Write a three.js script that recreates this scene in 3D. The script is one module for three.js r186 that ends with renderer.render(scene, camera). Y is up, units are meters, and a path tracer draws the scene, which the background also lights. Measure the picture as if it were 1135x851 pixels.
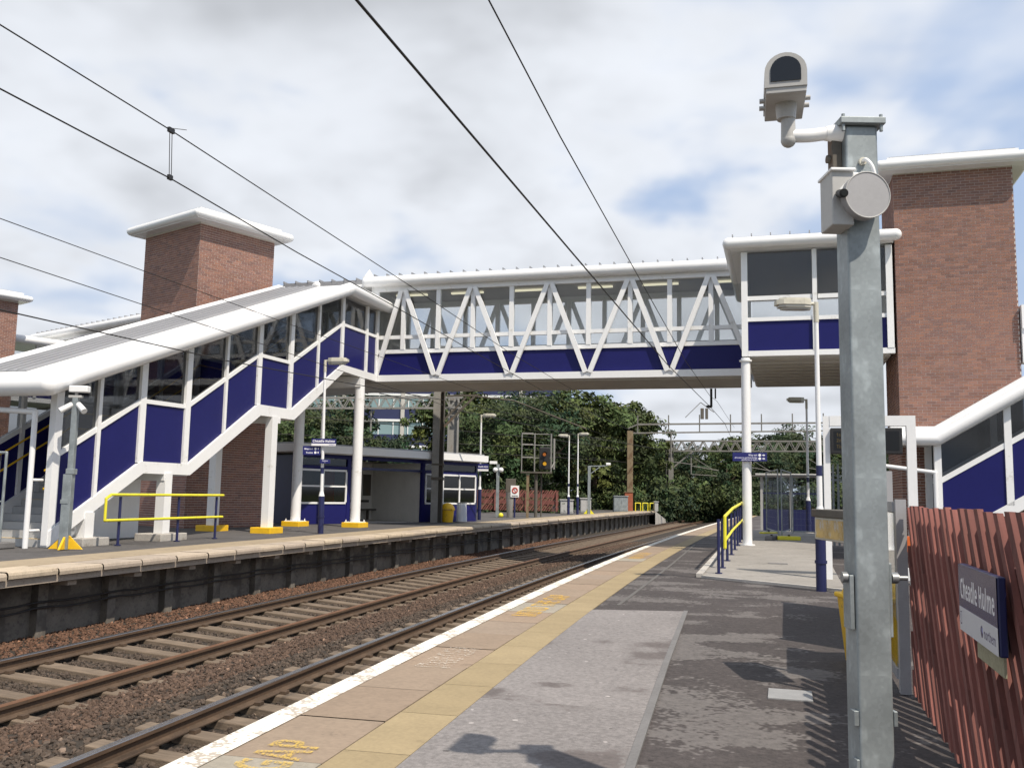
import * as THREE from 'three';
import { mergeGeometries } from 'three/addons/utils/BufferGeometryUtils.js';
import { RoundedBoxGeometry } from 'three/addons/geometries/RoundedBoxGeometry.js';

// ---------- camera, sky, sun, exposure ----------
const scene = new THREE.Scene();
const camera = new THREE.PerspectiveCamera(44.75, 1024 / 767, 0.1, 900);
camera.position.set(0, 1.509, 0);
camera.rotation.set(0.11684, 0, 0.0186);
const renderer = new THREE.WebGLRenderer({ antialias: true });
renderer.toneMapping = THREE.LinearToneMapping;
renderer.toneMappingExposure = 1.03;
renderer.shadowMap.enabled = true;
const SUN_DIR = new THREE.Vector3(0.344, 0.819, 0.459).normalize();
const sun = new THREE.DirectionalLight(0xfff3e2, 5.0);
sun.position.copy(SUN_DIR).multiplyScalar(120).add(new THREE.Vector3(0, 0, -25));
sun.target.position.set(0, 0, -25);
sun.castShadow = true;
Object.assign(sun.shadow.camera, { left: -50, right: 50, top: 60, bottom: -60, near: 1, far: 300 });
sun.shadow.mapSize.set(4096, 4096);
scene.add(sun, sun.target);

// ---------- random numbers and noise ----------
let seed = 12345;
const rnd = () => { seed = (seed + 0x6d2b79f5) | 0; let t = Math.imul(seed ^ (seed >>> 15), 1 | seed); t = (t + Math.imul(t ^ (t >>> 7), 61 | t)) ^ t; return ((t ^ (t >>> 14)) >>> 0) / 4294967296; };
const rr = (a, b) => a + (b - a) * rnd();
const hash = (x, y, s) => { let h = Math.imul(x, 374761393) + Math.imul(y, 668265263) + Math.imul(s, 1442695041); h = Math.imul(h ^ (h >>> 13), 1274126177); return ((h ^ (h >>> 16)) >>> 0) / 4294967296; };
const smooth = (t) => t * t * (3 - 2 * t);
const clamp = (x, a = 0, b = 1) => Math.min(b, Math.max(a, x));
const step = (a, b, x) => smooth(clamp((x - a) / (b - a)));
function vnoise(x, y, per, s) {
  const xi = Math.floor(x), yi = Math.floor(y), fx = smooth(x - xi), fy = smooth(y - yi);
  const w = (a) => per ? ((a % per) + per) % per : a;
  const a = hash(w(xi), w(yi), s), b = hash(w(xi + 1), w(yi), s), c = hash(w(xi), w(yi + 1), s), d = hash(w(xi + 1), w(yi + 1), s);
  return a + (b - a) * fx + (c - a) * fy + (a - b - c + d) * fx * fy;
}
function fbm(x, y, per, oct, s) { let v = 0, a = 0.5, n = 0; for (let i = 0; i < oct; i++) { v += a * vnoise(x, y, per, s + i * 17); n += a; x *= 2; y *= 2; per *= 2; a *= 0.5; } return v / n; }
// 3D value noise for the sky
function hash3(x, y, z) { return hash(x + z * 1619, y - z * 31337, 7); }
function vnoise3(x, y, z) {
  const xi = Math.floor(x), yi = Math.floor(y), zi = Math.floor(z), fx = smooth(x - xi), fy = smooth(y - yi), fz = smooth(z - zi);
  const L = (a, b, t) => a + (b - a) * t, q = (k) => L(L(hash3(xi, yi, zi + k), hash3(xi + 1, yi, zi + k), fx), L(hash3(xi, yi + 1, zi + k), hash3(xi + 1, yi + 1, zi + k), fx), fy);
  return L(q(0), q(1), fz);
}
function fbm3(x, y, z, oct) { let v = 0, a = 0.5, n = 0; for (let i = 0; i < oct; i++) { v += a * vnoise3(x, y, z); n += a; x *= 2.03; y *= 2.03; z *= 2.03; a *= 0.52; } return v / n; }

// ---------- the sky: broken bright cloud over pale blue ----------
{
  const W = 2048, H = 1024, data = new Float32Array(W * H * 4);
  for (let j = 0; j < H; j++) {
    const el = ((j + 0.5) / H - 0.5) * Math.PI, y = Math.sin(el), c = Math.cos(el);
    for (let i = 0; i < W; i++) {
      const az = ((i + 0.5) / W - 0.5) * 2 * Math.PI + 0.68, x = Math.cos(az) * c, z = Math.sin(az) * c;
      let R, G, B;
      if (y < -0.02) { R = 0.22; G = 0.22; B = 0.2; } else {
        const yy = Math.max(y, 0) + 0.2, px = x / yy, pz = z / yy;       // a cloud deck seen from below
        const w1 = fbm3(px * 0.9 + 7, pz * 0.9, 1.3, 3) - 0.5, w2 = fbm3(px * 0.9, pz * 0.9 + 9, 5.7, 3) - 0.5;
        const big = fbm3(px * 0.8 + w1 * 0.9 + 3.1, pz * 0.8 + w2 * 0.9 - 1.7, 0.3, 6), heap = fbm3(px * 1.9 + w2 + 4, pz * 1.9 + w1, 6.6, 6), fine = fbm3(px * 7, pz * 7, 9.1, 4);
        const low = fbm3(x * 5 + w1 * 0.6 + 11, y * 9 + 4, z * 5 + w2 * 0.6 - 3, 6);  // heaped cloud nearer the horizon
        const m = step(0.5, 0.12, y), dens = (big * 0.62 + heap * 0.38) * (1 - 0.5 * m) + low * 0.5 * m + 0.035 * (fine - 0.5);
        const cov = step(0.425, 0.50, dens), thick = step(0.49, 0.66, dens + 0.22 * (heap - 0.5)), veil = 0.30 + 0.38 * step(0.42, 0.62, heap);
        const t = Math.pow(1 - clamp(y), 3), a = cov + (1 - cov) * veil;
        const sb = [0.20 + 0.2 * t, 0.37 + 0.17 * t, 0.70 + 0.04 * t];
        const br = 0.88 - 0.29 * thick + 0.12 * (fine - 0.5) + 0.10 * (low - 0.5);
        const cl = [br * 0.935, br * 0.975, br * 1.045];
        R = sb[0] + (cl[0] - sb[0]) * a; G = sb[1] + (cl[1] - sb[1]) * a; B = sb[2] + (cl[2] - sb[2]) * a;
      }
      const k = (j * W + i) * 4; data[k] = R; data[k + 1] = G; data[k + 2] = B; data[k + 3] = 1;
    }
  }
  const sky = new THREE.DataTexture(data, W, H, THREE.RGBAFormat, THREE.FloatType);
  sky.mapping = THREE.EquirectangularReflectionMapping; sky.magFilter = sky.minFilter = THREE.LinearFilter; sky.colorSpace = THREE.LinearSRGBColorSpace; sky.needsUpdate = true;
  scene.background = sky; scene.environment = sky;
}

// ---------- textures ----------
const toS = (v) => { v = clamp(v); return Math.round(255 * (v <= 0.0031308 ? v * 12.92 : 1.055 * Math.pow(v, 1 / 2.4) - 0.055)); };
function tex(w, h, mx, my, fn, data = false) {                           // fn(u, v) with u, v in 0..1 gives [r, g, b] linear, or one value
  const d = new Uint8Array(w * h * 4);
  for (let j = 0; j < h; j++) for (let i = 0; i < w; i++) {
    const o = fn(i / w, j / h), k = (j * w + i) * 4;
    if (data) { d[k] = d[k + 1] = d[k + 2] = Math.round(255 * clamp(o)); d[k + 3] = 255; } else { d[k] = toS(o[0]); d[k + 1] = toS(o[1]); d[k + 2] = toS(o[2]); d[k + 3] = o.length > 3 ? Math.round(255 * o[3]) : 255; }
  }
  const t = new THREE.DataTexture(d, w, h); t.wrapS = t.wrapT = THREE.RepeatWrapping; t.magFilter = THREE.LinearFilter; t.minFilter = THREE.LinearMipmapLinearFilter; t.generateMipmaps = true;
  t.repeat.set(1 / mx, 1 / my); if (!data) t.colorSpace = THREE.SRGBColorSpace; t.needsUpdate = true; return t;
}
const mix = (a, b, t) => [a[0] + (b[0] - a[0]) * t, a[1] + (b[1] - a[1]) * t, a[2] + (b[2] - a[2]) * t];
const mul = (a, k) => [a[0] * k, a[1] * k, a[2] * k];
// grainy(colour, contrast of coarse patches, contrast of fine grain)
function grainy(col, coarse, fineC, m = 2, n = 512, s = 1, dirt = null, dirtAt = 0.6) {
  return tex(n, n, m, m, (u, v) => {
    const a = fbm(u * 4, v * 4, 4, 4, s), b = fbm(u * 48, v * 48, 48, 3, s + 50), c = hash(Math.floor(u * n), Math.floor(v * n), s + 9);
    let o = mul(col, 1 + coarse * (a - 0.5) * 2 + fineC * (b - 0.5) * 2 + fineC * 0.6 * (c - 0.5));
    if (dirt) o = mix(o, dirt, 0.8 * step(dirtAt, dirtAt + 0.18, fbm(u * 6, v * 6, 6, 5, s + 80) * 0.7 + b * 0.3));
    return o;
  });
}
const bumpTex = (n, m, f, s) => tex(n, n, m, m, (u, v) => 0.6 * fbm(u * f, v * f, f, 4, s) + 0.4 * hash(Math.floor(u * n), Math.floor(v * n), s), true);
const BUMP = bumpTex(256, 0.6, 24, 3), BUMPC = bumpTex(256, 1.5, 8, 8);
const std = (o) => new THREE.MeshStandardMaterial(o);
const lin = (r, g, b) => new THREE.Color().setRGB(r, g, b);
const M = {};
M.white = std({ map: grainy([0.80, 0.81, 0.815], 0.04, 0.025, 2.5, 512, 11, [0.58, 0.57, 0.53], 0.67), roughness: 0.38 });
M.whiteGloss = std({ map: grainy([0.78, 0.79, 0.80], 0.04, 0.02, 3, 256, 12, [0.6, 0.59, 0.55], 0.7), roughness: 0.25 });
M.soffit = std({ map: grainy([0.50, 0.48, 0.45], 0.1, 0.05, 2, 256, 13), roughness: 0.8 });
M.blue = new THREE.MeshPhysicalMaterial({ map: grainy([0.0125, 0.0135, 0.105], 0.10, 0.05, 1.7, 256, 14), roughness: 0.4, specularIntensity: 0.4 });
M.blueDark = std({ map: grainy([0.014, 0.018, 0.078], 0.15, 0.08, 1.0, 256, 15), roughness: 0.4 });
M.roofGrey = std({ map: grainy([0.30, 0.305, 0.32], 0.08, 0.05, 1.6, 256, 16), roughness: 0.5, metalness: 0.2 });
M.yellow = std({ map: grainy([0.72, 0.66, 0.035], 0.1, 0.06, 0.6, 256, 17, [0.35, 0.3, 0.08], 0.68), roughness: 0.42 });
M.orangeYellow = std({ map: grainy([0.78, 0.47, 0.012], 0.08, 0.06, 0.5, 256, 18, [0.3, 0.2, 0.05], 0.68), roughness: 0.5 });
M.concrete = std({ map: grainy([0.42, 0.40, 0.37], 0.14, 0.14, 1.6, 512, 19, [0.24, 0.22, 0.19], 0.6), bumpMap: BUMP, bumpScale: 0.002, roughness: 0.9 });
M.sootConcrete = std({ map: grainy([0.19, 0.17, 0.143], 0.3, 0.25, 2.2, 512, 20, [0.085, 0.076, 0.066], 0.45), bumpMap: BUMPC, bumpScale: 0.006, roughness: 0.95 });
M.coping = [0, 1, 2].map((i) => std({ map: grainy([0.47 - 0.05 * i, 0.39 - 0.04 * i, 0.29 - 0.02 * i], 0.14, 0.14, 1.1, 256, 21 + i, [0.2, 0.16, 0.12], 0.6), bumpMap: BUMP, bumpScale: 0.003, roughness: 0.92 }));
M.paving = std({ map: grainy([0.33, 0.265, 0.18], 0.12, 0.12, 2.4, 512, 25, [0.2, 0.16, 0.115], 0.6), bumpMap: BUMP, bumpScale: 0.002, roughness: 0.92 });
M.slab = [[0.265, 0.204, 0.15], [0.282, 0.212, 0.154], [0.25, 0.19, 0.138], [0.30, 0.272, 0.222], [0.265, 0.208, 0.158]].map((c, i) => std({ map: grainy(c, 0.09, 0.14, 1.3, 512, 30 + i, mul(c, 0.62), 0.63), bumpMap: BUMP, bumpScale: 0.0015, roughness: 0.9 }));
M.tactile = [[0.305, 0.24, 0.137], [0.293, 0.23, 0.131], [0.315, 0.248, 0.143]].map((c, i) => std({ map: grainy(c, 0.08, 0.12, 0.9, 512, 40 + i, mul(c, 0.68), 0.62), bumpMap: BUMP, bumpScale: 0.0012, roughness: 0.85 }));
M.asphaltFar = std({ map: grainy([0.085, 0.08, 0.078], 0.2, 0.25, 3, 512, 45, [0.05, 0.047, 0.046], 0.58), bumpMap: BUMP, bumpScale: 0.003, roughness: 0.9 });
M.lineWhite = std({ map: tex(512, 512, 1.2, 1.2, (u, v) => { const w = fbm(u * 10, v * 10, 10, 5, 50), f = fbm(u * 60, v * 60, 60, 2, 51); return mix([0.72, 0.70, 0.64], [0.36, 0.31, 0.25], 0.85 * step(0.52, 0.60, w * 0.45 + f * 0.55)); }), bumpMap: BUMP, bumpScale: 0.0015, roughness: 0.8 });
M.galv = std({ map: (() => {                                               // zinc spangle: crystal cells of slightly different grey
  const n = 60, cells = []; for (let j = 0; j < n; j++) for (let i = 0; i < n; i++) cells.push([i + hash(i, j, 60), j + hash(i, j, 61), hash(i, j, 62)]);
  return tex(512, 512, 0.8, 0.8, (u, v) => {
    const x = u * n, y = v * n, xi = Math.floor(x), yi = Math.floor(y); let b = 9, val = 0;
    for (let dy = -1; dy <= 1; dy++) for (let dx = -1; dx <= 1; dx++) { const cx = (xi + dx + n) % n, cy = (yi + dy + n) % n, c = cells[cy * n + cx], ex = c[0] - cx + xi + dx - x, ey = c[1] - cy + yi + dy - y, d = ex * ex + ey * ey; if (d < b) { b = d; val = c[2]; } }
    const a = fbm(u * 5, v * 5, 5, 4, 63), a2 = fbm(u * 22, v * 14, 0, 3, 64), k = 0.80 + 0.10 * (val - 0.5) + 0.42 * (a - 0.5) + 0.26 * step(0.58, 0.8, a2 * 0.6 + a * 0.4);
    return [0.32 * k, 0.36 * k, 0.375 * k];
  });
})(), roughness: 0.5, metalness: 0.35 });
M.steel = std({ map: grainy([0.30, 0.31, 0.31], 0.15, 0.1, 1.0, 256, 65), roughness: 0.45, metalness: 0.5 });
M.mastDark = std({ map: grainy([0.10, 0.09, 0.075], 0.25, 0.15, 1.5, 256, 66, [0.16, 0.09, 0.05], 0.62), roughness: 0.7, metalness: 0.2 });
M.mastGrey = std({ map: grainy([0.27, 0.265, 0.25], 0.2, 0.12, 1.5, 256, 67, [0.2, 0.14, 0.1], 0.62), roughness: 0.7, metalness: 0.2 });
M.mastRust = std({ map: grainy([0.20, 0.155, 0.095], 0.3, 0.2, 1.2, 256, 68, [0.12, 0.065, 0.035], 0.5), roughness: 0.85 });
M.gantry = std({ map: grainy([0.19, 0.185, 0.172], 0.2, 0.12, 1.5, 256, 69, [0.15, 0.11, 0.08], 0.62), roughness: 0.75, metalness: 0.2 });
M.black = std({ color: lin(0.018, 0.018, 0.019), roughness: 0.5 });
M.blackGloss = std({ color: lin(0.012, 0.013, 0.015), roughness: 0.12 });
M.wire = std({ color: lin(0.03, 0.028, 0.026), roughness: 0.6, metalness: 0.4 });
M.railHead = std({ map: grainy([0.30, 0.29, 0.29], 0.12, 0.1, 1, 256, 70), roughness: 0.26, metalness: 0.85 });
M.railWorn = std({ map: grainy([0.17, 0.085, 0.045], 0.15, 0.15, 1, 256, 71), roughness: 0.6, metalness: 0.3 });
M.railWeb = std({ map: grainy([0.105, 0.068, 0.044], 0.3, 0.2, 0.8, 256, 72, [0.14, 0.078, 0.04], 0.6), roughness: 0.7 });
M.railFoot = std({ map: grainy([0.085, 0.056, 0.036], 0.3, 0.2, 0.8, 256, 73, [0.12, 0.065, 0.03], 0.6), roughness: 0.9 });
M.sleeper = [0, 1, 2].map((i) => std({ map: tex(256, 256, 0.9, 0.9, (u, v) => { const g = fbm(u * 3, v * 40, 0, 4, 74 + i), c = fbm(u * 5, v * 5, 5, 3, 75 + i); return mul(mix([0.115, 0.088, 0.064], [0.19, 0.145, 0.105], c), 0.65 + 0.7 * g + 0.06 * i); }), bumpMap: BUMPC, bumpScale: 0.008, roughness: 0.95 }));
M.ballastBase = std({ map: grainy([0.045, 0.036, 0.028], 0.35, 0.45, 1.3, 512, 78, [0.065, 0.048, 0.036], 0.6), bumpMap: BUMP, bumpScale: 0.03, roughness: 1 });
M.mortar = std({ map: grainy([0.58, 0.53, 0.49], 0.12, 0.15, 0.8, 256, 80), roughness: 0.95 });
M.brickMerged = std({ vertexColors: true, map: grainy([0.95, 0.95, 0.95], 0.12, 0.14, 0.5, 256, 81), bumpMap: BUMP, bumpScale: 0.0015, roughness: 0.9 });
const BRICKCOL = [[0.27, 0.145, 0.112], [0.255, 0.134, 0.104], [0.285, 0.156, 0.12], [0.25, 0.136, 0.11], [0.29, 0.149, 0.108], [0.228, 0.13, 0.11]];
M.brick = BRICKCOL.map((c, i) => std({ map: grainy(c, 0.12, 0.14, 0.5, 256, 82 + i), bumpMap: BUMP, bumpScale: 0.0015, roughness: 0.9 }));
M.fence = [0, 1, 2, 3].map((i) => std({ map: tex(256, 256, 0.5, 0.5, (u, v) => { const g = fbm(u * 30, v * 2, 0, 4, 90 + i), c = fbm(u * 4, v * 4, 4, 3, 95 + i); return mul(mix([0.155, 0.054, 0.045], [0.235, 0.09, 0.073], c), 0.6 + 0.75 * g + 0.14 * (i - 1.5)); }), bumpMap: BUMPC, bumpScale: 0.002, roughness: 0.85 }));
M.fencePale = std({ map: grainy([0.33, 0.31, 0.21], 0.2, 0.2, 0.5, 256, 99), roughness: 0.9 });
M.cream = std({ map: grainy([0.55, 0.53, 0.45], 0.1, 0.06, 0.5, 256, 100, [0.35, 0.33, 0.28], 0.62), roughness: 0.55 });
M.lens = new THREE.MeshPhysicalMaterial({ color: lin(0.45, 0.43, 0.38), roughness: 0.25, clearcoat: 0.6 });
M.grey = std({ map: grainy([0.42, 0.42, 0.41], 0.08, 0.05, 0.6, 256, 101), roughness: 0.5 });
M.greyCase = std({ map: grainy([0.36, 0.36, 0.37], 0.06, 0.05, 0.5, 256, 102), roughness: 0.42 });
M.inner = std({ map: grainy([0.62, 0.60, 0.55], 0.1, 0.05, 1.5, 256, 103), roughness: 0.8 });
M.darkInner = std({ map: grainy([0.11, 0.105, 0.10], 0.1, 0.06, 1.5, 256, 104), roughness: 0.8 });
M.bark = std({ map: tex(128, 256, 0.6, 1.2, (u, v) => mul([0.10, 0.075, 0.055], 0.6 + 0.8 * fbm(u * 12, v * 4, 0, 4, 105))), bumpMap: BUMPC, bumpScale: 0.02, roughness: 1 });
M.red = std({ color: lin(0.45, 0.05, 0.03), roughness: 0.6 });
M.orange = std({ color: lin(0.62, 0.13, 0.02), roughness: 0.55 });
M.frosted = new THREE.MeshPhysicalMaterial({ color: lin(0.98, 0.985, 0.99), roughness: 0.25, transmission: 0.97, thickness: 0 });
M.glass = new THREE.MeshPhysicalMaterial({ color: lin(0.90, 0.91, 0.91), roughness: 0.02, transmission: 1, thickness: 0, ior: 1.45 });
M.glassTint = new THREE.MeshPhysicalMaterial({ color: lin(0.55, 0.56, 0.57), roughness: 0.03, transmission: 1, thickness: 0, ior: 1.45 });
M.grass = std({ map: grainy([0.075, 0.10, 0.032], 0.4, 0.35, 3, 512, 110, [0.13, 0.11, 0.05], 0.58), bumpMap: BUMPC, bumpScale: 0.05, roughness: 1 });

// ---------- frames, things and parts ----------
const V = (x, y, z) => new THREE.Vector3(x, y, z);
const UP = V(0, 1, 0);
class Frame { constructor(o, r) { this.o = o; this.r = r; } w(x, y, z) { return V(x, y, z).applyAxisAngle(UP, this.r).add(this.o); } }
const WD = new Frame(V(0, 0, 0), 0);
const ST = new Frame(V(7.55, 0, -29.85), -0.285);                        // the station: x across the tracks, z along them toward the viewer
const F2 = new Frame(ST.w(-16.43, 0, 6.04), -0.66);                      // the buildings of the diverging line
const names = {};
const numbered = (n) => { const k = names[n] = (names[n] ?? -1) + 1; return k ? n + '_' + String(k).padStart(3, '0') : n; };
function boxUV(g) {
  const p = g.attributes.position, n = p.count, uv = new Float32Array(n * 2), a = V(), b = V(), c = V(), e = V();
  for (let i = 0; i < n; i += 3) {
    a.fromBufferAttribute(p, i); b.fromBufferAttribute(p, i + 1); c.fromBufferAttribute(p, i + 2); e.copy(b).sub(a).cross(c.clone().sub(a));
    const x = Math.abs(e.x), y = Math.abs(e.y), z = Math.abs(e.z);
    [a, b, c].forEach((q, k) => { const o = (i + k) * 2; if (y >= x && y >= z) { uv[o] = q.x; uv[o + 1] = q.z; } else if (x >= z) { uv[o] = q.z; uv[o + 1] = q.y; } else { uv[o] = q.x; uv[o + 1] = q.y; } });
  }
  g.setAttribute('uv', new THREE.BufferAttribute(uv, 2)); return g;
}
const flat = (g) => { const h = g.index ? g.toNonIndexed() : g; for (const k of Object.keys(h.attributes)) if (!['position', 'normal', 'uv', 'color'].includes(k)) h.deleteAttribute(k); return h; };
function merge(list, uv = true) { const gs = list.map(flat); if (!uv) return mergeGeometries(gs); gs.forEach((g) => g.deleteAttribute('uv')); return boxUV(mergeGeometries(gs)); }
function tag(o, label, category, group, kind) { if (label) o.userData.label = label; if (category) o.userData.category = category; if (group) o.userData.group = group; if (kind) o.userData.kind = kind; return o; }
function shade(o) { o.castShadow = true; o.receiveShadow = true; return o; }
function thing(name, label, category, fr, [x, y, z], group) {
  const g = new THREE.Group(); g.name = numbered(name); g.position.copy(fr.w(x, y, z)); g.rotation.y = fr.r;
  g.base = V(x, y, z); tag(g, label, category, group); scene.add(g); return g;
}
function part(t, name, geoms, mat, parent = t, keepUV = false) {
  const g = merge([].concat(geoms), !keepUV); g.translate(-t.base.x, -t.base.y, -t.base.z);
  const m = shade(new THREE.Mesh(g, mat)); m.name = name; parent.add(m); return m;
}
function struct(name, geom, mat, label) { const m = shade(new THREE.Mesh(geom, mat)); m.name = numbered(name); m.userData.kind = 'structure'; if (label) m.userData.label = label; scene.add(m); return m; }
function copyOf(o, fr, [x, y, z], turn, label) { const c = o.clone(); c.name = numbered(o.name.replace(/_\d{3}$/, '')); c.position.copy(fr.w(x, y, z)); c.rotation.y = fr.r + turn; c.base = V(x, y, z); if (label) c.userData.label = label; scene.add(c); return c; }

// ---------- shapes ----------
const box = (x0, x1, y0, y1, z0, z1) => new THREE.BoxGeometry(Math.abs(x1 - x0), Math.abs(y1 - y0), Math.abs(z1 - z0)).translate((x0 + x1) / 2, (y0 + y1) / 2, (z0 + z1) / 2);
const rbox = (x0, x1, y0, y1, z0, z1, r = 0.01) => new RoundedBoxGeometry(x1 - x0, y1 - y0, z1 - z0, 2, r).translate((x0 + x1) / 2, (y0 + y1) / 2, (z0 + z1) / 2);
function place(g, p, q, up = UP) {                                       // g runs along +z from 0; put it from p to q
  const d = V().subVectors(q, p).normalize(); let s = V().crossVectors(up, d); if (s.lengthSq() < 1e-6) s = V(1, 0, 0); s.normalize();
  const u = V().crossVectors(d, s); return g.applyMatrix4(new THREE.Matrix4().makeBasis(s, u, d).setPosition(p));
}
const beam = (p, q, w, h, up) => { const l = p.distanceTo(q); return place(new THREE.BoxGeometry(w, h, l).translate(0, 0, l / 2), p, q, up); };
const cyl = (p, q, r, r2 = r, n = 14) => { const l = p.distanceTo(q); return place(new THREE.CylinderGeometry(r2, r, l, n).rotateX(Math.PI / 2).translate(0, 0, l / 2), p, q); };
const ball = (p, r, n = 14) => new THREE.SphereGeometry(r, n, Math.max(6, n >> 1)).translate(p.x, p.y, p.z);
const pole = (x, z, y0, y1, r, r2 = r, n = 16) => new THREE.CylinderGeometry(r2, r, y1 - y0, n).translate(x, (y0 + y1) / 2, z);
function pathTube(pts, r, n = 14) { const o = []; for (let i = 0; i < pts.length - 1; i++) { o.push(cyl(pts[i], pts[i + 1], r, r, n)); if (i) o.push(ball(pts[i], r * 1.002, n)); } o.push(ball(pts[0], r, n), ball(pts[pts.length - 1], r, n)); return o; }
// a polygon given as [a, b] pairs, extruded from c0 to c1; axis 'x': (a, b) = (z, y); axis 'z': (x, y); axis 'y': (x, z)
function slabOf(pts, axis, c0, c1) {
  const shape = new THREE.Shape(pts.map((p) => new THREE.Vector2(p[0], p[1])));
  const g = new THREE.ExtrudeGeometry(shape, { depth: 1, bevelEnabled: false }), P = g.attributes.position, o = new Float32Array(P.count * 3);
  for (let i = 0; i < P.count; i++) { const a = P.getX(i), b = P.getY(i), c = c0 + (c1 - c0) * P.getZ(i); const q = axis === 'x' ? [c, b, a] : axis === 'z' ? [a, b, c] : [a, c, b]; o.set(q, i * 3); }
  const h = new THREE.BufferGeometry(); h.setAttribute('position', new THREE.BufferAttribute(o, 3));
  // keep outward winding whatever the axis
  let vol = 0; for (let i = 0; i < P.count; i += 3) { const f = i * 3; vol += o[f] * (o[f + 4] * o[f + 8] - o[f + 5] * o[f + 7]) + o[f + 1] * (o[f + 5] * o[f + 6] - o[f + 3] * o[f + 8]) + o[f + 2] * (o[f + 3] * o[f + 7] - o[f + 4] * o[f + 6]); }
  if (vol < 0) for (let i = 0; i < P.count; i += 3) for (let k = 0; k < 3; k++) { const t = o[(i + 1) * 3 + k]; o[(i + 1) * 3 + k] = o[(i + 2) * 3 + k]; o[(i + 2) * 3 + k] = t; }
  h.computeVertexNormals(); h.setAttribute('uv', new THREE.BufferAttribute(new Float32Array(P.count * 2), 2)); return h;
}
// print for signs: draws on a canvas and returns a plane w by h facing +z
function printed(w, h, draw, ppm = 400) {
  const c = document.createElement('canvas'); c.width = Math.round(w * ppm); c.height = Math.round(h * ppm); const x = c.getContext('2d'); x.scale(c.width / w, c.height / h); draw(x, w, h);
  const t = new THREE.CanvasTexture(c); t.colorSpace = THREE.SRGBColorSpace; t.anisotropy = 8; return t;
}
function fitText(x, s, cx, cy, size, maxw, align = 'left', weight = 'bold') { x.textAlign = align; x.textBaseline = 'middle'; x.save(); x.translate(cx, cy); x.scale(0.01, 0.01); x.font = weight + ' ' + Math.round(size * 100) + 'px sans-serif'; x.fillText(s, 0, 0, maxw * 100); x.restore(); }

// ---------- the line of the near platform edge ----------
const CV = []; const DS = 0.25;
{
  const A = 3.003, T0 = 0.2057, K0 = 0.00307, K1 = -0.00005, th = (s) => s < 0 ? T0 + K0 * s : s < 61 ? T0 + K0 * s + K1 * s * s / 2 : T0 + K0 * 61 + K1 * 61 * 61 / 2 + 0.0002 * (s - 61);
  let x = -A, z = 0; const fw = [], bw = [];
  for (let s = 0; s <= 160; s += DS) { fw.push([x, z, th(s)]); const t = th(s + DS / 2); x += Math.sin(t) * DS; z -= Math.cos(t) * DS; }
  x = -A; z = 0; for (let s = 0; s > -16; s -= DS) { const t = th(s - DS / 2); x -= Math.sin(t) * DS; z += Math.cos(t) * DS; bw.push([x, z, th(s - DS)]); }
  CV.push(...bw.reverse(), ...fw); CV.s0 = -bw.length * DS;
}
function cv(s) { const k = clamp((s - CV.s0) / DS, 0, CV.length - 1.001), i = Math.floor(k), f = k - i, a = CV[i], b = CV[i + 1]; return [a[0] + (b[0] - a[0]) * f, a[1] + (b[1] - a[1]) * f, a[2] + (b[2] - a[2]) * f]; }
function cp(s, off, y = 0) { const [x, z, t] = cv(s); return V(x - Math.cos(t) * off, y, z - Math.sin(t) * off); }   // off > 0: toward the tracks
// sweep a chain of (off, y) along the line
function sweep(chain, s0, s1, ds = 1, closed = false, ends = false) {
  const pos = [], uv = [], n = Math.max(1, Math.round((s1 - s0) / ds)), pts = closed ? [...chain, chain[0]] : chain; let acc = [0];
  for (let i = 1; i < pts.length; i++) acc.push(acc[i - 1] + Math.hypot(pts[i][0] - pts[i - 1][0], pts[i][1] - pts[i - 1][1]));
  for (let k = 0; k < n; k++) {
    const a = s0 + (s1 - s0) * k / n, b = s0 + (s1 - s0) * (k + 1) / n;
    for (let i = 0; i < pts.length - 1; i++) {
      const p = cp(a, ...pts[i]), q = cp(a, ...pts[i + 1]), r = cp(b, ...pts[i + 1]), t = cp(b, ...pts[i]);
      for (const w of [p, q, r, p, r, t]) pos.push(w.x, w.y, w.z);
      uv.push(acc[i], a, acc[i + 1], a, acc[i + 1], b, acc[i], a, acc[i + 1], b, acc[i], b);
    }
  }
  if (ends && closed) for (const [s, flip] of [[s0, false], [s1, true]]) {
    const f = THREE.ShapeUtils.triangulateShape(chain.map((c) => new THREE.Vector2(c[0], c[1])), []);
    for (const t of f) for (const i of flip ? t : [t[0], t[2], t[1]]) { const w = cp(s, ...chain[i]); pos.push(w.x, w.y, w.z); uv.push(...chain[i]); }
  }
  const g = new THREE.BufferGeometry(); g.setAttribute('position', new THREE.Float32BufferAttribute(pos, 3)); g.setAttribute('uv', new THREE.Float32BufferAttribute(uv, 2)); g.computeVertexNormals(); return g;
}

// ================= the setting: ground, tracks, platforms =================
{
  const g = new THREE.CircleGeometry(420, 64).rotateX(-Math.PI / 2).translate(0, -1.25, -60);
  struct('ground', boxUV(flat(g)), M.grass);
}
const RAIL = { D: [0.68, -0.81], C: [2.185, -0.70], B: [4.50, -0.815], A: [6.005, -0.703] };   // [offset, height of the rail top]
const BALLAST = [[-0.4, -1.24], [-0.2, -1.08], [0.3, -1.07], [0.68, -1.055], [2.2, -0.945], [2.75, -0.91], [3.0, -0.88], [3.55, -0.93], [4.1, -1.0], [4.4, -1.04], [6.0, -0.935], [6.45, -0.91], [6.75, -0.865], [7.4, -0.83], [7.7, -0.83]];
const ballastY = (off) => { for (let i = 1; i < BALLAST.length; i++) if (off <= BALLAST[i][0]) { const a = BALLAST[i - 1], b = BALLAST[i]; return a[1] + (b[1] - a[1]) * (off - a[0]) / (b[0] - a[0]); } return -0.83; };
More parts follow.
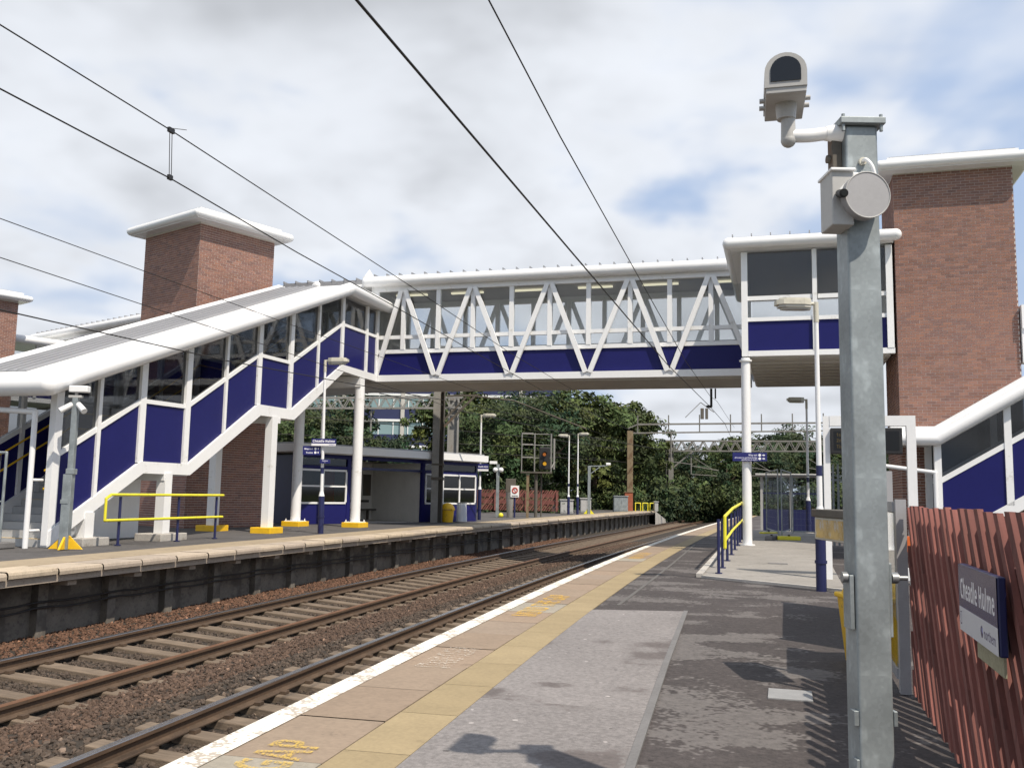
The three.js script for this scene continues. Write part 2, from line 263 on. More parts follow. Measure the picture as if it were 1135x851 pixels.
struct('track_bed', sweep([...BALLAST, [8.5, -0.9], [9, -1.26]].reverse(), -12, 150, 1.5), M.ballastBase, 'dark brown stone ballast under the two tracks');
{
  // loose stones, many thousands: stuff
  const kinds = [0, 1, 2].map((k) => { const g = new THREE.IcosahedronGeometry(1, 0), p = g.attributes.position; for (let i = 0; i < p.count; i++) { const f = 0.7 + 0.55 * hash(Math.round(p.getX(i) * 50), Math.round(p.getY(i) * 50) + Math.round(p.getZ(i) * 90), 200 + k); p.setXYZ(i, p.getX(i) * f, p.getY(i) * f * 0.8, p.getZ(i) * f); } g.computeVertexNormals(); return g; });
  const stone = std({ color: 0xffffff, roughness: 0.95 });
  const spots = [[], [], []];
  for (let n = 0; n < 140000; n++) {
    const s = 2.2 + 48 * Math.pow(rnd(), 1.75), off = rr(0.1, 7.52);
    if (s < 7 && off < 1) continue;
    const near = Math.min(...Object.values(RAIL).map((r) => Math.abs(r[0] - off))); if (near < 0.075) continue;
    spots[n % 3].push([s, off, rr(0.012, 0.028) * (1 + s * 0.008)]);
  }
  const mats = kinds.map((g, k) => {
    const im = new THREE.InstancedMesh(g, stone, spots[k].length), m = new THREE.Matrix4(), q = new THREE.Quaternion(), e = new THREE.Euler(), c = new THREE.Color();
    spots[k].forEach(([s, off, r], i) => {
      const p = cp(s, off, ballastY(off) + rr(-0.006, 0.016)); e.set(rr(0, 6), rr(0, 6), rr(0, 6)); q.setFromEuler(e);
      im.setMatrixAt(i, m.compose(p, q, V(r * rr(0.8, 1.4), r * rr(0.7, 1.1), r * rr(0.8, 1.4))));
      const t = rnd(), far = off > 6.3 ? 1 : off > 3.2 && off < 4.4 ? 0.45 : 0.15, b = rr(0.6, 1.35) * (t > 0.985 ? 2.3 : 1);
      c.setRGB((0.066 + 0.06 * far) * b, (0.054 + 0.014 * far) * b, (0.043 + 0.0 * far) * b); im.setColorAt(i, c);
    });
    im.name = k ? 'ballast_stones_00' + k : 'ballast_stones'; tag(im, ['loose grey brown ballast stones lying between the rails', 'mid brown ballast stones scattered over the track bed', 'small dark ballast stones filling the track bed'][k], 'ballast', null, 'stuff'); shade(im); scene.add(im); return im;
  });
}
function railProfile([off, top], tilt) {                                  // flat-bottomed rail, clockwise chain
  const p = [[-0.036, -0.006], [-0.03, 0], [0.03, 0], [0.036, -0.006], [0.036, -0.04], [0.011, -0.055], [0.011, -0.125], [0.07, -0.145], [0.07, -0.158], [-0.07, -0.158], [-0.07, -0.145], [-0.011, -0.125], [-0.011, -0.055], [-0.036, -0.04]];
  const c = Math.cos(tilt), s = Math.sin(tilt); return p.map(([a, b]) => [off + a * c - b * s, top + a * s + b * c]);
}
function railTrack(label, r1, r2, spacing, s0, s1, tops) {
  const tilt = Math.atan2(r2[1] - r1[1], r2[0] - r1[0]), mid = (r1[0] + r2[0]) / 2, midY = (r1[1] + r2[1]) / 2, o = cp(20, mid, midY - 0.3);
  const t = new THREE.Group(); t.name = numbered('railway_track'); t.position.copy(o); tag(t, label, 'track'); scene.add(t); t.base = o.clone();
  [r1, r2].forEach((r, i) => {
    const ch = railProfile(r, tilt), head = ch.slice(0, 5), rest = ch.slice(4).concat([ch[0]]);
    const foot = ch.slice(6, 12), web1 = ch.slice(4, 7), web2 = [...ch.slice(11, 14)];
    const g = mergeGeometries([sweep(web1.reverse(), s0, s1, 1), sweep(web2.reverse(), s0, s1, 1)]); g.translate(-o.x, -o.y, -o.z); const m = shade(new THREE.Mesh(g, M.railWeb)); m.name = 'rail'; t.add(m);
    const fg = sweep(foot.reverse(), s0, s1, 1); fg.translate(-o.x, -o.y, -o.z); const mf = shade(new THREE.Mesh(fg, M.railFoot)); mf.name = 'rail_foot'; m.add(mf);
    const h = sweep([ch[0], ch[1], ch[2], ch[3]].reverse(), s0, s1, 1); h.translate(-o.x, -o.y, -o.z); const mh = shade(new THREE.Mesh(h, tops[i])); mh.name = 'running_surface'; m.add(mh);
    const sg = sweep([ch[3], ch[4]].reverse(), s0, s1, 1), sg2 = sweep([ch[13], ch[0]].reverse(), s0, s1, 1); const e = mergeGeometries([sg, sg2]); e.translate(-o.x, -o.y, -o.z); const me = shade(new THREE.Mesh(e, M.railWeb)); me.name = 'rail_side'; m.add(me);
  });
  const sl = [0, 1, 2].map((k) => { const g = new RoundedBoxGeometry(2.55, 0.13, 0.255, 1, 0.018); return boxUV(flat(g)); });
  const chairs = [];
  for (let s = Math.max(s0, -3), n = 0; s < Math.min(s1, 88); s += spacing, n++) {
    const ss = s + rr(-0.03, 0.03), [, , th] = cv(ss), p = cp(ss, mid + rr(-0.03, 0.03), midY - 0.165 - 0.065);
    const m = shade(new THREE.Mesh(sl[n % 3], M.sleeper[(n * 7) % 3])); m.name = 'sleeper'; m.position.copy(p).sub(o); m.rotation.set(0, -th + rr(-0.012, 0.012), -tilt, 'YZX'); t.add(m);
    if (s < 45) for (const r of [r1, r2]) for (const d of [-0.12, 0.12]) { const q = cp(ss, r[0] + d * 0.85, r[1] - 0.152); chairs.push(new THREE.BoxGeometry(0.07, 0.035, 0.10).rotateY(-th).translate(q.x, q.y, q.z)); }
  }
  const c = boxUV(mergeGeometries(chairs.map(flat))); c.translate(-o.x, -o.y, -o.z); const cm = shade(new THREE.Mesh(c, M.railFoot)); cm.name = 'rail_fastenings'; cm.userData.kind = 'stuff'; t.add(cm);
  return t;
}
railTrack('railway track hard under the edge of the platform with pinkish slabs', RAIL.D, RAIL.C, 0.64, -8, 130, [M.railHead, M.railHead]);
railTrack('railway track beside the dark platform wall with one rusty rail', RAIL.B, RAIL.A, 0.74, -8, 130, [M.railWorn, M.railHead]);

// ---- the platform the viewer stands on ----
const NEAR_END = 84;
const gum = (c, x, z, s) => { const i = Math.floor(x / 0.32), j = Math.floor(z / 0.32); if (hash(i, j, 500 + s) > 0.4) return c; const dx = x / 0.32 - i - 0.15 - 0.7 * hash(i, j, 510 + s), dz = z / 0.32 - j - 0.15 - 0.7 * hash(i, j, 520 + s), r = 0.03 + 0.035 * hash(i, j, 530 + s); return dx * dx + dz * dz < r * r ? mul(c, hash(i, j, 540 + s) > 0.5 ? 1.9 : 0.45) : c; };   // trodden gum
const stations = tex(768, 2048, 6, 22, (u, v) => {                        // worn tarmac: dark binder with paler dried or worn patches
  const x = u * 6, z = v * 22, n = fbm(u * 9, v * 22, 0, 5, 300), w = fbm(u * 9 + 3, v * 52 + 5, 0, 6, 310), g = hash(Math.floor(u * 768), Math.floor(v * 2048), 5), g2 = fbm(u * 200, v * 700, 0, 2, 320);
  let c = mul([0.054, 0.046, 0.045], 0.82 + 0.36 * n + 0.75 * (g2 - 0.5) + 0.35 * (g - 0.5));
  const side = Math.exp(-Math.pow((x - 1.75 - (z - 10) * 0.02) / 1.1, 2));
  const p = step(0.57, 0.625, w * 0.8 + 0.2 * g2 + 0.06 * side - 0.02 * step(2.6, 3.4, x));
  c = gum(c, x, z, 1); return mix(c, mul([0.15, 0.139, 0.134], 0.75 + 0.5 * g2 + 0.2 * (g - 0.5)), 0.66 * p);
});
M.asphaltNear = std({ map: stations, bumpMap: BUMP, bumpScale: 0.004, roughness: 0.88 });
M.asphaltPatch = std({ map: tex(1024, 1024, 4, 8, (u, v) => {
  const w = fbm(u * 6 + 1, v * 12, 0, 6, 330), g = hash(Math.floor(u * 1024), Math.floor(v * 1024), 6), g2 = fbm(u * 160, v * 320, 0, 2, 340), n = fbm(u * 4, v * 8, 0, 4, 350);
  let c = mul([0.208, 0.194, 0.190], 0.86 + 0.28 * n + 0.55 * (g2 - 0.5) + 0.3 * (g - 0.5));
  c = gum(c, u * 4, v * 8, 2); return mix(c, mul([0.10, 0.085, 0.082], 0.7 + 0.6 * g2), 0.85 * step(0.6, 0.68, w * 0.86 + 0.14 * g2));
}), bumpMap: BUMP, bumpScale: 0.004, roughness: 0.88 });
M.kerbGrey = std({ map: grainy([0.155, 0.152, 0.152], 0.14, 0.14, 0.7, 256, 355), bumpMap: BUMP, bumpScale: 0.002, roughness: 0.85 });
const stUV = (g) => { const p = g.attributes.position, uv = new Float32Array(p.count * 2), c = Math.cos(0.285), s = Math.sin(0.285); for (let i = 0; i < p.count; i++) { const x = p.getX(i) - 7.55, z = p.getZ(i) + 29.85; uv[i * 2] = x * c + z * s + 2; uv[i * 2 + 1] = -x * s + z * c - 8; } g.setAttribute('uv', new THREE.BufferAttribute(uv, 2)); return g; };
const nearPlat = struct('platform', stUV(sweep([[-1.215, -0.3], [-1.215, -0.004], [-16, -0.004], [-16, -1.3]], -14, NEAR_END, 1.5)), M.asphaltNear, 'dark patched tarmac platform under the camera');
{
  const kid = (name, g, m) => { const o = shade(new THREE.Mesh(g, m)); o.name = name; nearPlat.add(o); return o; };
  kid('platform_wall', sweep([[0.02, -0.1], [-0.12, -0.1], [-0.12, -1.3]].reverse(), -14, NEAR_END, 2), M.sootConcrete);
  const L = 1.0;
  for (let i = -12; i < NEAR_END; i++) {                                  // pinkish edge slabs, one by one
    const s = i * L + 0.7, j = rr(0.003, 0.010), dy = rr(-0.004, 0.002), near = i < 60;
    const k = i === 4 ? 3 : [12, 22].includes(i) ? 3 : [0, 1, 2, 4, 1, 0, 2][(i + 70) % 7];
    const g = sweep([[0.0, -0.1], [0.0, dy - 0.012], [-0.012, dy], [-0.79, dy], [-0.79, -0.1]].reverse().concat([[0, -0.1]]), s + j, s + L - 0.004, L, false);
    kid('edge_slab', g, M.slab[k]);
    if (i < 50 || i % 2 === 0) { const t = sweep([[-0.80, -0.1], [-0.80, -0.001], [-1.205, -0.001], [-1.205, -0.1]].reverse(), s + 0.3 + rr(0.002, 0.004), s + 0.3 + (i < 50 ? L : 2 * L) - 0.003, L); kid('yellow_strip_slab', t, M.tactile[Math.floor(rnd() * 3)]); }
  }
  kid('edge_line', sweep([[0.003, -0.03], [0.003, 0.003], [-0.19, 0.005]].reverse(), -14, NEAR_END, 1), M.lineWhite);
  kid('joint_bed', sweep([[0.0, -0.035], [-1.215, -0.035]].reverse(), -14, NEAR_END, 3), M.darkInner);
  // newer pale tarmac laid beside the strip, with its kerb-like edge
  const edge = []; for (let z = 32; z >= 17.8; z -= 0.8) { let s = -10; while (s < 40 && ST.o && (() => { const p = cp(s, -1.22); const x = p.x - 7.55, zz = p.z + 29.85; return -x * Math.sin(0.285) + zz * Math.cos(0.285) > z; })()) s += 0.05; edge.push(cp(s, -1.22)); }
  const right = [[-0.13, 18.04], [-0.02, 20], [0.09, 22], [0.30, 25.4], [0.56, 29], [0.75, 32]].map(([x, z]) => ST.w(x, 0, z));
  const poly = [...edge.map((p) => [p.x, p.z]), ...right.map((p) => [p.x, p.z])];
  kid('tarmac_patch', stUV(flat(slabOf(poly, 'y', -0.003, 0.008))), M.asphaltPatch);
  const ridge = []; for (let i = 0; i < right.length - 1; i++) ridge.push(beam(right[i].clone().setY(0.006), right[i + 1].clone().setY(0.006), 0.055, 0.022));
  kid('patch_edge_strip', merge(ridge), M.kerbGrey);
  const seam = [[-1.09, 17.7], [-1.2, 13], [-1.32, 9], [-1.61, 0.5]].map(([x, z]) => ST.w(x, 0, z)), sg = [];
  for (let i = 0; i < 3; i++) sg.push(beam(seam[i], seam[i + 1], 0.05, 0.008));
  kid('tarmac_seam', merge(sg), M.darkInner);
  // painted words on the slabs
  const words = (txt, z0, len, col, fade) => {
    const t = printed(len, 0.44, (x, w, h) => { x.clearRect(0, 0, w, h); x.fillStyle = col; fitText(x, txt, w / 2, h / 2, 0.44, w, 'center'); x.globalCompositeOperation = 'destination-out'; for (let i = 0; i < 2600 * len; i++) { x.globalAlpha = rr(0.3, 1); const r = rr(0.002, 0.011) * fade; x.fillRect(rr(0, w), rr(0, h), r * 2.5, r); } }, 300);
    const s0 = z0, n = 12, pos = [], uv = [];
    for (let i = 0; i < n; i++) { const a = s0 + len * i / n, b = s0 + len * (i + 1) / n, P = [cp(a, -0.72, 0.007), cp(b, -0.72, 0.007), cp(b, -0.28, 0.007), cp(a, -0.28, 0.007)], U = [[i / n, 0], [(i + 1) / n, 0], [(i + 1) / n, 1], [i / n, 1]]; for (const k of [0, 1, 2, 0, 2, 3]) { pos.push(P[k].x, P[k].y, P[k].z); uv.push(...U[k]); } }
    const g = new THREE.BufferGeometry(); g.setAttribute('position', new THREE.Float32BufferAttribute(pos, 3)); g.setAttribute('uv', new THREE.Float32BufferAttribute(uv, 2)); g.computeVertexNormals();
    kid('painted_words', g, std({ map: t, transparent: true, opacity: 0.62, roughness: 0.8 }));
  };
  words('MIND THE GAP', 3.75, 2.35, '#d6b451', 0.95); words('MIND THE GAP', 12.2, 2.6, '#e3b430', 0.75); words('MIND THE GAP', 23.5, 2.6, '#e3b430', 0.75); words('STAND CLEAR', 8.6, 1.1, '#d6d0c4', 1.6);
}

// ---- the platform across the tracks ----
const HF = 0.27, FAR_END = 80, FO = 6.885;
const farPlat = struct('platform', sweep([[FO + 0.64, -1.2], [FO + 0.64, HF - 0.01], [FO + 1.62, HF - 0.008], [FO + 8.5, HF - 0.006], [40, HF - 0.006], [40, -1.3]].reverse(), -12, 46, 1.5), M.asphaltFar, 'tarmac platform across the tracks below the brick tower');
{
  const kid = (name, g, m) => { const o = shade(new THREE.Mesh(g, m)); o.name = name; farPlat.add(o); return o; };
  kid('platform_extension', sweep([[FO + 0.64, -1.2], [FO + 0.64, HF - 0.01], [FO + 1.62, HF - 0.008], [15, HF - 0.006], [15, -1.3]].reverse(), 46, FAR_END, 1.5), M.asphaltFar);
  kid('paving_band', sweep([[FO + 0.635, HF - 0.03], [FO + 0.635, HF - 0.002], [FO + 1.6, HF - 0.002], [FO + 1.6, HF - 0.03]].reverse(), -12, FAR_END, 1.5), M.paving);
  for (let i = -12, k = 0; i < FAR_END; i++, k++) { const j = rr(0.006, 0.03), d = rr(-0.012, 0.01), y = HF + rr(-0.008, 0.006); kid('edge_stone', sweep([[FO + d, y - 0.10], [FO - 0.004 + d, y - 0.05], [FO + 0.012 + d, y - 0.012], [FO + 0.04 + d, y], [FO + 0.63, y], [FO + 0.63, y - 0.1]].reverse().concat([[FO + d, y - 0.1]]), i + j, i + 1 - 0.004, 1), M.coping[Math.floor(rnd() * 3)]); }
  kid('edge_beam', sweep([[FO + 0.06, HF - 0.105], [FO + 0.06, HF - 0.215], [FO + 0.64, HF - 0.215]], -12, FAR_END, 1.5), M.coping[2]);
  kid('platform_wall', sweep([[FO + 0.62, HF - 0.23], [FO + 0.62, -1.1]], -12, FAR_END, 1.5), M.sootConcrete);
  for (let s = -11; s < FAR_END; s += 1.62) {
    const [, , th] = cv(s), p = cp(s, FO + 0.57, 0); const w = rr(0.2, 0.28);
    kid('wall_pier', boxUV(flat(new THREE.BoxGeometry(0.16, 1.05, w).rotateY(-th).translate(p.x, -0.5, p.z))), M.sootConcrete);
    const q = cp(s + 0.2, FO + 0.3, 0); kid('corbel', boxUV(flat(new THREE.BoxGeometry(0.3, 0.07, 0.2).rotateY(-th).translate(q.x, HF - 0.27, q.z))), M.coping[2]);
  }
  // cables clipped along the wall
  for (const [y, a] of [[-0.28, 0.03], [-0.36, 0.05]]) { const pts = []; for (let s = -6; s < 50; s += 0.6) pts.push(cp(s, FO + 0.46, y - a * Math.abs(Math.sin(s * 1.9)))); kid('wall_cable', new THREE.TubeGeometry(new THREE.CatmullRomCurve3(pts), 160, 0.018, 5), M.black); }
  // ramp down at the end of the platform
  const pos = [], A = FAR_END, B = FAR_END + 9; const f = (a, b, c, d) => { for (const w of [a, b, c, a, c, d]) pos.push(w.x, w.y, w.z); };
  const c0 = cp(A, FO, HF), c1 = cp(A, 15, HF), d0 = cp(B, FO, -0.95), d1 = cp(B, 15, -0.95), e0 = cp(A, FO, -1.1); f(c0, d0, d1, c1); for (const w of [c0, e0, d0]) pos.push(w.x, w.y, w.z);
  const g = new THREE.BufferGeometry(); g.setAttribute('position', new THREE.Float32BufferAttribute(pos, 3)); g.computeVertexNormals(); kid('end_ramp', boxUV(g), M.concrete);
}

// ---- concrete access ramp beside the bridge column ----
M.rampConcrete = std({ map: grainy([0.27, 0.255, 0.235], 0.18, 0.14, 2.2, 512, 356, [0.17, 0.16, 0.145], 0.58), bumpMap: BUMP, bumpScale: 0.002, roughness: 0.9 });
const rampY = (z) => 0.025 + 0.0215 * clamp(13 - z, 0, 16);
{
  const g = [], N = 12, pos = [];
  const xl = -0.36, xr = 2.1, zf = (x) => 12.56 + (x + 0.36) * 0.65;
  const P = (i, x) => { const z = zf(x) + (-4 - zf(x)) * i / N; return ST.w(x, rampY(z), z); };
  const f = (a, b, c, d) => { for (const w of [a, b, c, a, c, d]) pos.push(w.x, w.y, w.z); };
  for (let i = 0; i < N; i++) { const a = P(i, xl), b = P(i, xr), c = P(i + 1, xr), d = P(i + 1, xl); f(a, b, c, d); f(a, d, d.clone().setY(-0.1), a.clone().setY(-0.1)); f(b, b.clone().setY(-0.1), c.clone().setY(-0.1), c); }
  const a = P(0, xl), b = P(0, xr); f(a, a.clone().setY(-0.1), b.clone().setY(-0.1), b);
  const geo = new THREE.BufferGeometry(); geo.setAttribute('position', new THREE.Float32BufferAttribute(pos, 3)); geo.computeVertexNormals();
  const m = struct('access_ramp', boxUV(geo), M.rampConcrete, 'pale concrete ramp with yellow railings beside the round column');
  const kid = (name, gg, mat) => { const o = shade(new THREE.Mesh(gg, mat)); o.name = name; m.add(o); };
  const k0 = ST.w(xl, 0.02, zf(xl) + 0.03), k1 = ST.w(xr, 0.02, zf(xr) + 0.03); kid('front_kerb', merge([beam(k0, k1, 0.09, 0.045)]), M.concrete);
  const e0 = ST.w(-0.43, 0.03, 12.5), e1 = ST.w(-0.43, 0.26, 1.5); kid('side_kerb', merge([beam(e0, e1, 0.12, 0.07)]), M.concrete);
  const c = ST.w(0.98, rampY(9.4) + 0.002, 9.4); kid('drain_cover', boxUV(flat(new THREE.BoxGeometry(0.42, 0.012, 0.3).rotateY(-0.285).translate(c.x, c.y, c.z))), M.kerbGrey);
}
M.coverGrey = std({ map: grainy([0.27, 0.275, 0.28], 0.12, 0.1, 0.4, 256, 357), roughness: 0.6 });
// cover plate let into the tarmac
{ const t = thing('cover_plate', 'pale grey rectangular metal cover plate lying in the dark tarmac', 'cover', ST, [1.16, 0, 23.0]); part(t, 'plate', [rbox(1.0, 1.33, -0.01, 0.007, 22.82, 23.19, 0.003)], M.coverGrey); }

// ================= bricks =================
const BR_L = 0.225, BR_H = 0.075;
const brickGeo = (w) => { const g = new THREE.BoxGeometry(w, 0.064, 0.03); return g; };
// one wall face: origin o, direction u (unit, horizontal), outward normal n, width, y0..y1
function brickFace(t, wall, o, u, n, width, y0, y1, single) {
  const rows = Math.floor((y1 - y0) / BR_H), merged = [], cols = [], rot = Math.atan2(-u.z, u.x); let singles = 0;
  const shared = {};
  for (let r = 0; r < rows; r++) {
    const y = y0 + (r + 0.5) * BR_H; let x = r % 2 ? -BR_L / 2 : 0;
    for (; x < width - 0.02; x += BR_L) {
      const a = Math.max(x, 0), b = Math.min(x + BR_L - 0.010, width); if (b - a < 0.03) continue;
      const w = b - a, cx = (a + b) / 2, p = o.clone().addScaledVector(u, cx).addScaledVector(n, -0.007 + rr(-0.001, 0.0015)); p.y = y;
      const ci = Math.floor(Math.pow(rnd(), 1.15) * 6);
      if (single && y > single[0] && y < single[1] && singles < 296) {
        const key = w.toFixed(3); const g = shared[key] ??= boxUV(flat(brickGeo(w))); const m = shade(new THREE.Mesh(g, M.brick[ci])); m.name = 'brick'; m.position.copy(p).sub(t.base); m.rotation.y = rot; wall.add(m); singles++; continue;
      }
      const g = brickGeo(w).rotateY(rot).translate(p.x, p.y, p.z).toNonIndexed(), k = rr(0.86, 1.14), c = BRICKCOL[ci], n2 = g.attributes.position.count, cc = new Float32Array(n2 * 3);
      for (let i = 0; i < n2; i++) cc.set([c[0] * k, c[1] * k, c[2] * k], i * 3);
      g.setAttribute('color', new THREE.BufferAttribute(cc, 3)); merged.push(g);
    }
  }
  merged.forEach((g) => g.deleteAttribute('uv'));
  const all = boxUV(mergeGeometries(merged)); all.translate(-t.base.x, -t.base.y, -t.base.z);
  const m = shade(new THREE.Mesh(all, M.brickMerged)); m.name = 'brickwork'; m.userData.kind = 'stuff'; wall.add(m);
}
function liftTower(fr, label, x0, x1, z0, z1, y0, y1, opts = {}) {         // z1 is the face toward the viewer
  const t = thing('lift_tower', label, 'tower', fr, [(x0 + x1) / 2, y0, (z0 + z1) / 2], 'brick lift towers');
  const wall = part(t, 'wall', [box(x0 - 0.002, x1 + 0.002, y0, y1 + 0.1, z0 - 0.002, z1 + 0.002)], M.mortar);
  brickFace(t, wall, V(x0, 0, z1), V(1, 0, 0), V(0, 0, 1), x1 - x0, y0, y1, opts.single);
  brickFace(t, wall, V(x1, 0, z1), V(0, 0, -1), V(1, 0, 0), z1 - z0, y0, y1);
  brickFace(t, wall, V(x0, 0, z0), V(0, 0, 1), V(-1, 0, 0), z1 - z0, y0, y1);
  brickFace(t, wall, V(x1, 0, z0), V(-1, 0, 0), V(0, 0, -1), x1 - x0, y0, y1);
  const e = 0.36, Y = y1 + 0.02, r = 0.13;                                 // overhanging roof with rounded white edge
  const roof = part(t, 'roof', [box(x0 - e, x1 + e, Y, Y + 0.22, z0 - e, z1 + e)], M.whiteGloss);
  const a = V(x0 - e, Y + 0.15, z0 - e), b = V(x1 + e, Y + 0.15, z0 - e), c = V(x1 + e, Y + 0.15, z1 + e), d = V(x0 - e, Y + 0.15, z1 + e);
  part(t, 'eave_roll', [...pathTube([a, b, c, d, a], r, 16)], M.whiteGloss, roof);
  part(t, 'roof_upstand', [box(x0 - 0.15, x1 + 0.15, Y + 0.2, Y + 0.42, z0 - 0.15, z1 + 0.15)], M.white, roof);
  const pn = 7; for (let i = 0; i < pn; i++) { const w = (x1 - x0 + 0.2) / pn, xa = x0 - 0.1 + i * w; part(t, 'roof_panel', [box(xa, xa + w - 0.02, Y + 0.42, Y + 0.45, z0 - 0.1, z1 + 0.1)], M.roofGrey, roof); }
  return t;
}

// ================= the truss bridges =================
const LV = { soff: 5.36, c0: 5.42, c1: 5.65, blue: 6.44, sill: 6.58, tr0: 6.97, tr1: 7.10, head: 8.72 };
function trussSide(t, x0, x1, z, out, bots, tops, back) {                   // out: +1 faces the viewer, -1 the far side
  const zf = (d) => z + out * d;
  part(t, 'bottom_chord', [box(x0, x1, LV.c0, LV.c1, zf(0.10), zf(-0.10))], M.white);
  const cuts = [x0 + 0.05, ...bots.filter((b) => b > x0 + 0.5 && b < x1 - 0.5), x1 - 0.05], xs = [...new Set([...bots, ...tops])].filter((x) => x > x0 && x < x1).sort((a, b) => a - b);
  for (let i = 0; i < cuts.length - 1; i++) { part(t, 'blue_panel', [box(cuts[i] + 0.002, cuts[i + 1] - 0.002, LV.c1 + 0.004, LV.blue, zf(-0.02), zf(-0.07))], M.blue); }
  part(t, 'sill_rail', [box(x0, x1, LV.blue + 0.003, LV.sill, zf(0.03), zf(-0.09))], M.white);
  part(t, 'transom', [box(x0, x1, LV.tr0, LV.tr1, zf(0.025), zf(-0.085))], M.white);
  part(t, 'top_chord', [box(x0, x1, LV.head, LV.head + 0.22, zf(0.09), zf(-0.1))], back ? M.white : M.white);
  for (const x of xs) part(t, 'upright', [box(x - 0.078, x + 0.078, LV.sill, LV.head, zf(0.045), zf(-0.10))], M.white);
  for (let i = 0; i < bots.length; i++) for (const j of [i - 1, i]) {
    const b = bots[i], a = tops[j]; if (a === undefined || Math.abs(a - b) > 2.2) continue;
    part(t, 'diagonal', [beam(V(b + Math.sign(a - b) * 0.07, LV.c1 - 0.03, zf(0.10 + 0.004 * (j === i ? 1 : 0))), V(a - Math.sign(a - b) * 0.07, LV.head + 0.04, zf(0.10 + 0.004 * (j === i ? 1 : 0))), 0.165, 0.09, V(0, 0, 1))], M.white);
  }
  const gx = [x0 + 0.02, ...xs, x1 - 0.02];
  for (let i = 0; i < gx.length - 1; i++) {
    const a = gx[i] + 0.06, b = gx[i + 1] - 0.06; if (b - a < 0.12) continue;
    part(t, 'window_pane', [box(a, b, LV.sill, LV.tr0, zf(-0.03), zf(-0.036))], back ? M.frosted : M.glass);
    part(t, 'window_pane', [box(a, b, LV.tr1, LV.head, zf(-0.03), zf(-0.036))], back ? M.frosted : M.glass);
  }
}
function trussBridge(fr, label, x0, x1, z, width, bots, tops, lamps) {
  const t = thing('footbridge', label, 'footbridge', fr, [(x0 + x1) / 2, LV.soff, z - width / 2]);
  trussSide(t, x0, x1, z, 1, bots, tops, false);
  trussSide(t, x0, x1, z - width, -1, bots, tops, true);
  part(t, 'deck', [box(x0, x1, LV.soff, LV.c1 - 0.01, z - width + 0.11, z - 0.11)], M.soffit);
  const yE = 9.03, r = 0.19, zF = z + 0.22, zB = z - width - 0.22;
  const roof = part(t, 'roof', [box(x0 - 0.2, x1 + 0.1, 8.945, 9.05, zB, zF)], M.inner);
  part(t, 'eave_roll', pathTube([V(x0 - 0.25, yE + 0.04, zF), V(x1 + 0.15, yE + 0.04, zF)], r, 18), M.whiteGloss, roof);
  part(t, 'eave_roll', pathTube([V(x0 - 0.25, yE + 0.04, zB), V(x1 + 0.15, yE + 0.04, zB)], r, 18), M.whiteGloss, roof);
  const n = Math.round((x1 - x0) / 0.5), w = (x1 - x0) / n;
  for (let i = 0; i < n; i++) { const a = x0 + i * w; part(t, 'roof_panel', [box(a + 0.004, a + w - 0.004, 9.052, 9.21, zB + 0.12, zF - 0.12), box(a + 0.004, a + 0.04, 9.21, 9.36, zB + 0.1, zF - 0.02)], M.roofGrey, roof); }
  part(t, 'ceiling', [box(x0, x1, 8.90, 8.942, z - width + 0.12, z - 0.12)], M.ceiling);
  for (const x of lamps) part(t, 'strip_light', [box(x - 0.62, x + 0.62, 8.80, 8.86, z - 1.25, z - 1.13)], M.stripLight);
  return t;
}
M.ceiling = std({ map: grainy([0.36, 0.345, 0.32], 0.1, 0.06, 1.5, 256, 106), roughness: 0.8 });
M.stripLight = std({ color: lin(0.7, 0.66, 0.5), emissive: lin(1, 0.93, 0.66), emissiveIntensity: 0.75, roughness: 0.5 });
const B_BOT = [-13.05, -10.66, -7.93, -5.19, -2.44, 0.28], B_TOP = [-12.0, -9.35, -6.55, -3.76, -1.09];
trussBridge(ST, 'white truss footbridge with blue panels and glazing spanning the two tracks', -13.15, 0.1, 0, 3.0, B_BOT, B_TOP, [-12.2, -10.0, -7.7, -5.2, -2.9, -0.4]);
{
  const bots = [], tops = []; for (let x = -23; x <= -4; x += 2.75) { bots.push(x); tops.push(x + 1.37); } tops.pop();
  trussBridge(F2, 'white truss footbridge behind the covered stairs, running to the farther brick tower', -23.4, -1.5, -6.2, 3.0, bots, tops, [-21, -18.2, -15.4, -12.6]);
}
{ // landing where the two bridges and the stairs meet
  const t = thing('bridge_landing', 'landing joining the stairs head and the end of the track bridge', 'landing', ST, [-14.6, LV.soff, -1.5]);
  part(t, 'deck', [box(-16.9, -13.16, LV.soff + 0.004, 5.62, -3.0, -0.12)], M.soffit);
  part(t, 'rear_wall', [box(-16.9, -13.16, 5.63, 8.9, -3.02, -2.94)], M.inner);
  part(t, 'roof', [box(-16.9, -13.36, 8.93, 9.04, -3.2, 0.1)], M.white);
  for (let i = 0; i < 7; i++) part(t, 'roof_panel', [box(-16.9 + i * 0.5, -16.41 + i * 0.5, 9.045, 9.20, -3.1, 0.1), box(-16.9 + i * 0.5, -16.86 + i * 0.5, 9.2, 9.28, -3.1, 0.12)], M.roofGrey);
  part(t, 'roof_vent', [new THREE.ConeGeometry(0.22, 0.3, 4).rotateY(0.785).translate(-13.6, 9.55, -0.4), box(-13.78, -13.42, 9.29, 9.4, -0.58, -0.22)], M.white);
  part(t, 'corner_post', [box(-13.3, -13.17, 5.62, 8.93, -0.13, 0.0)], M.white);
}

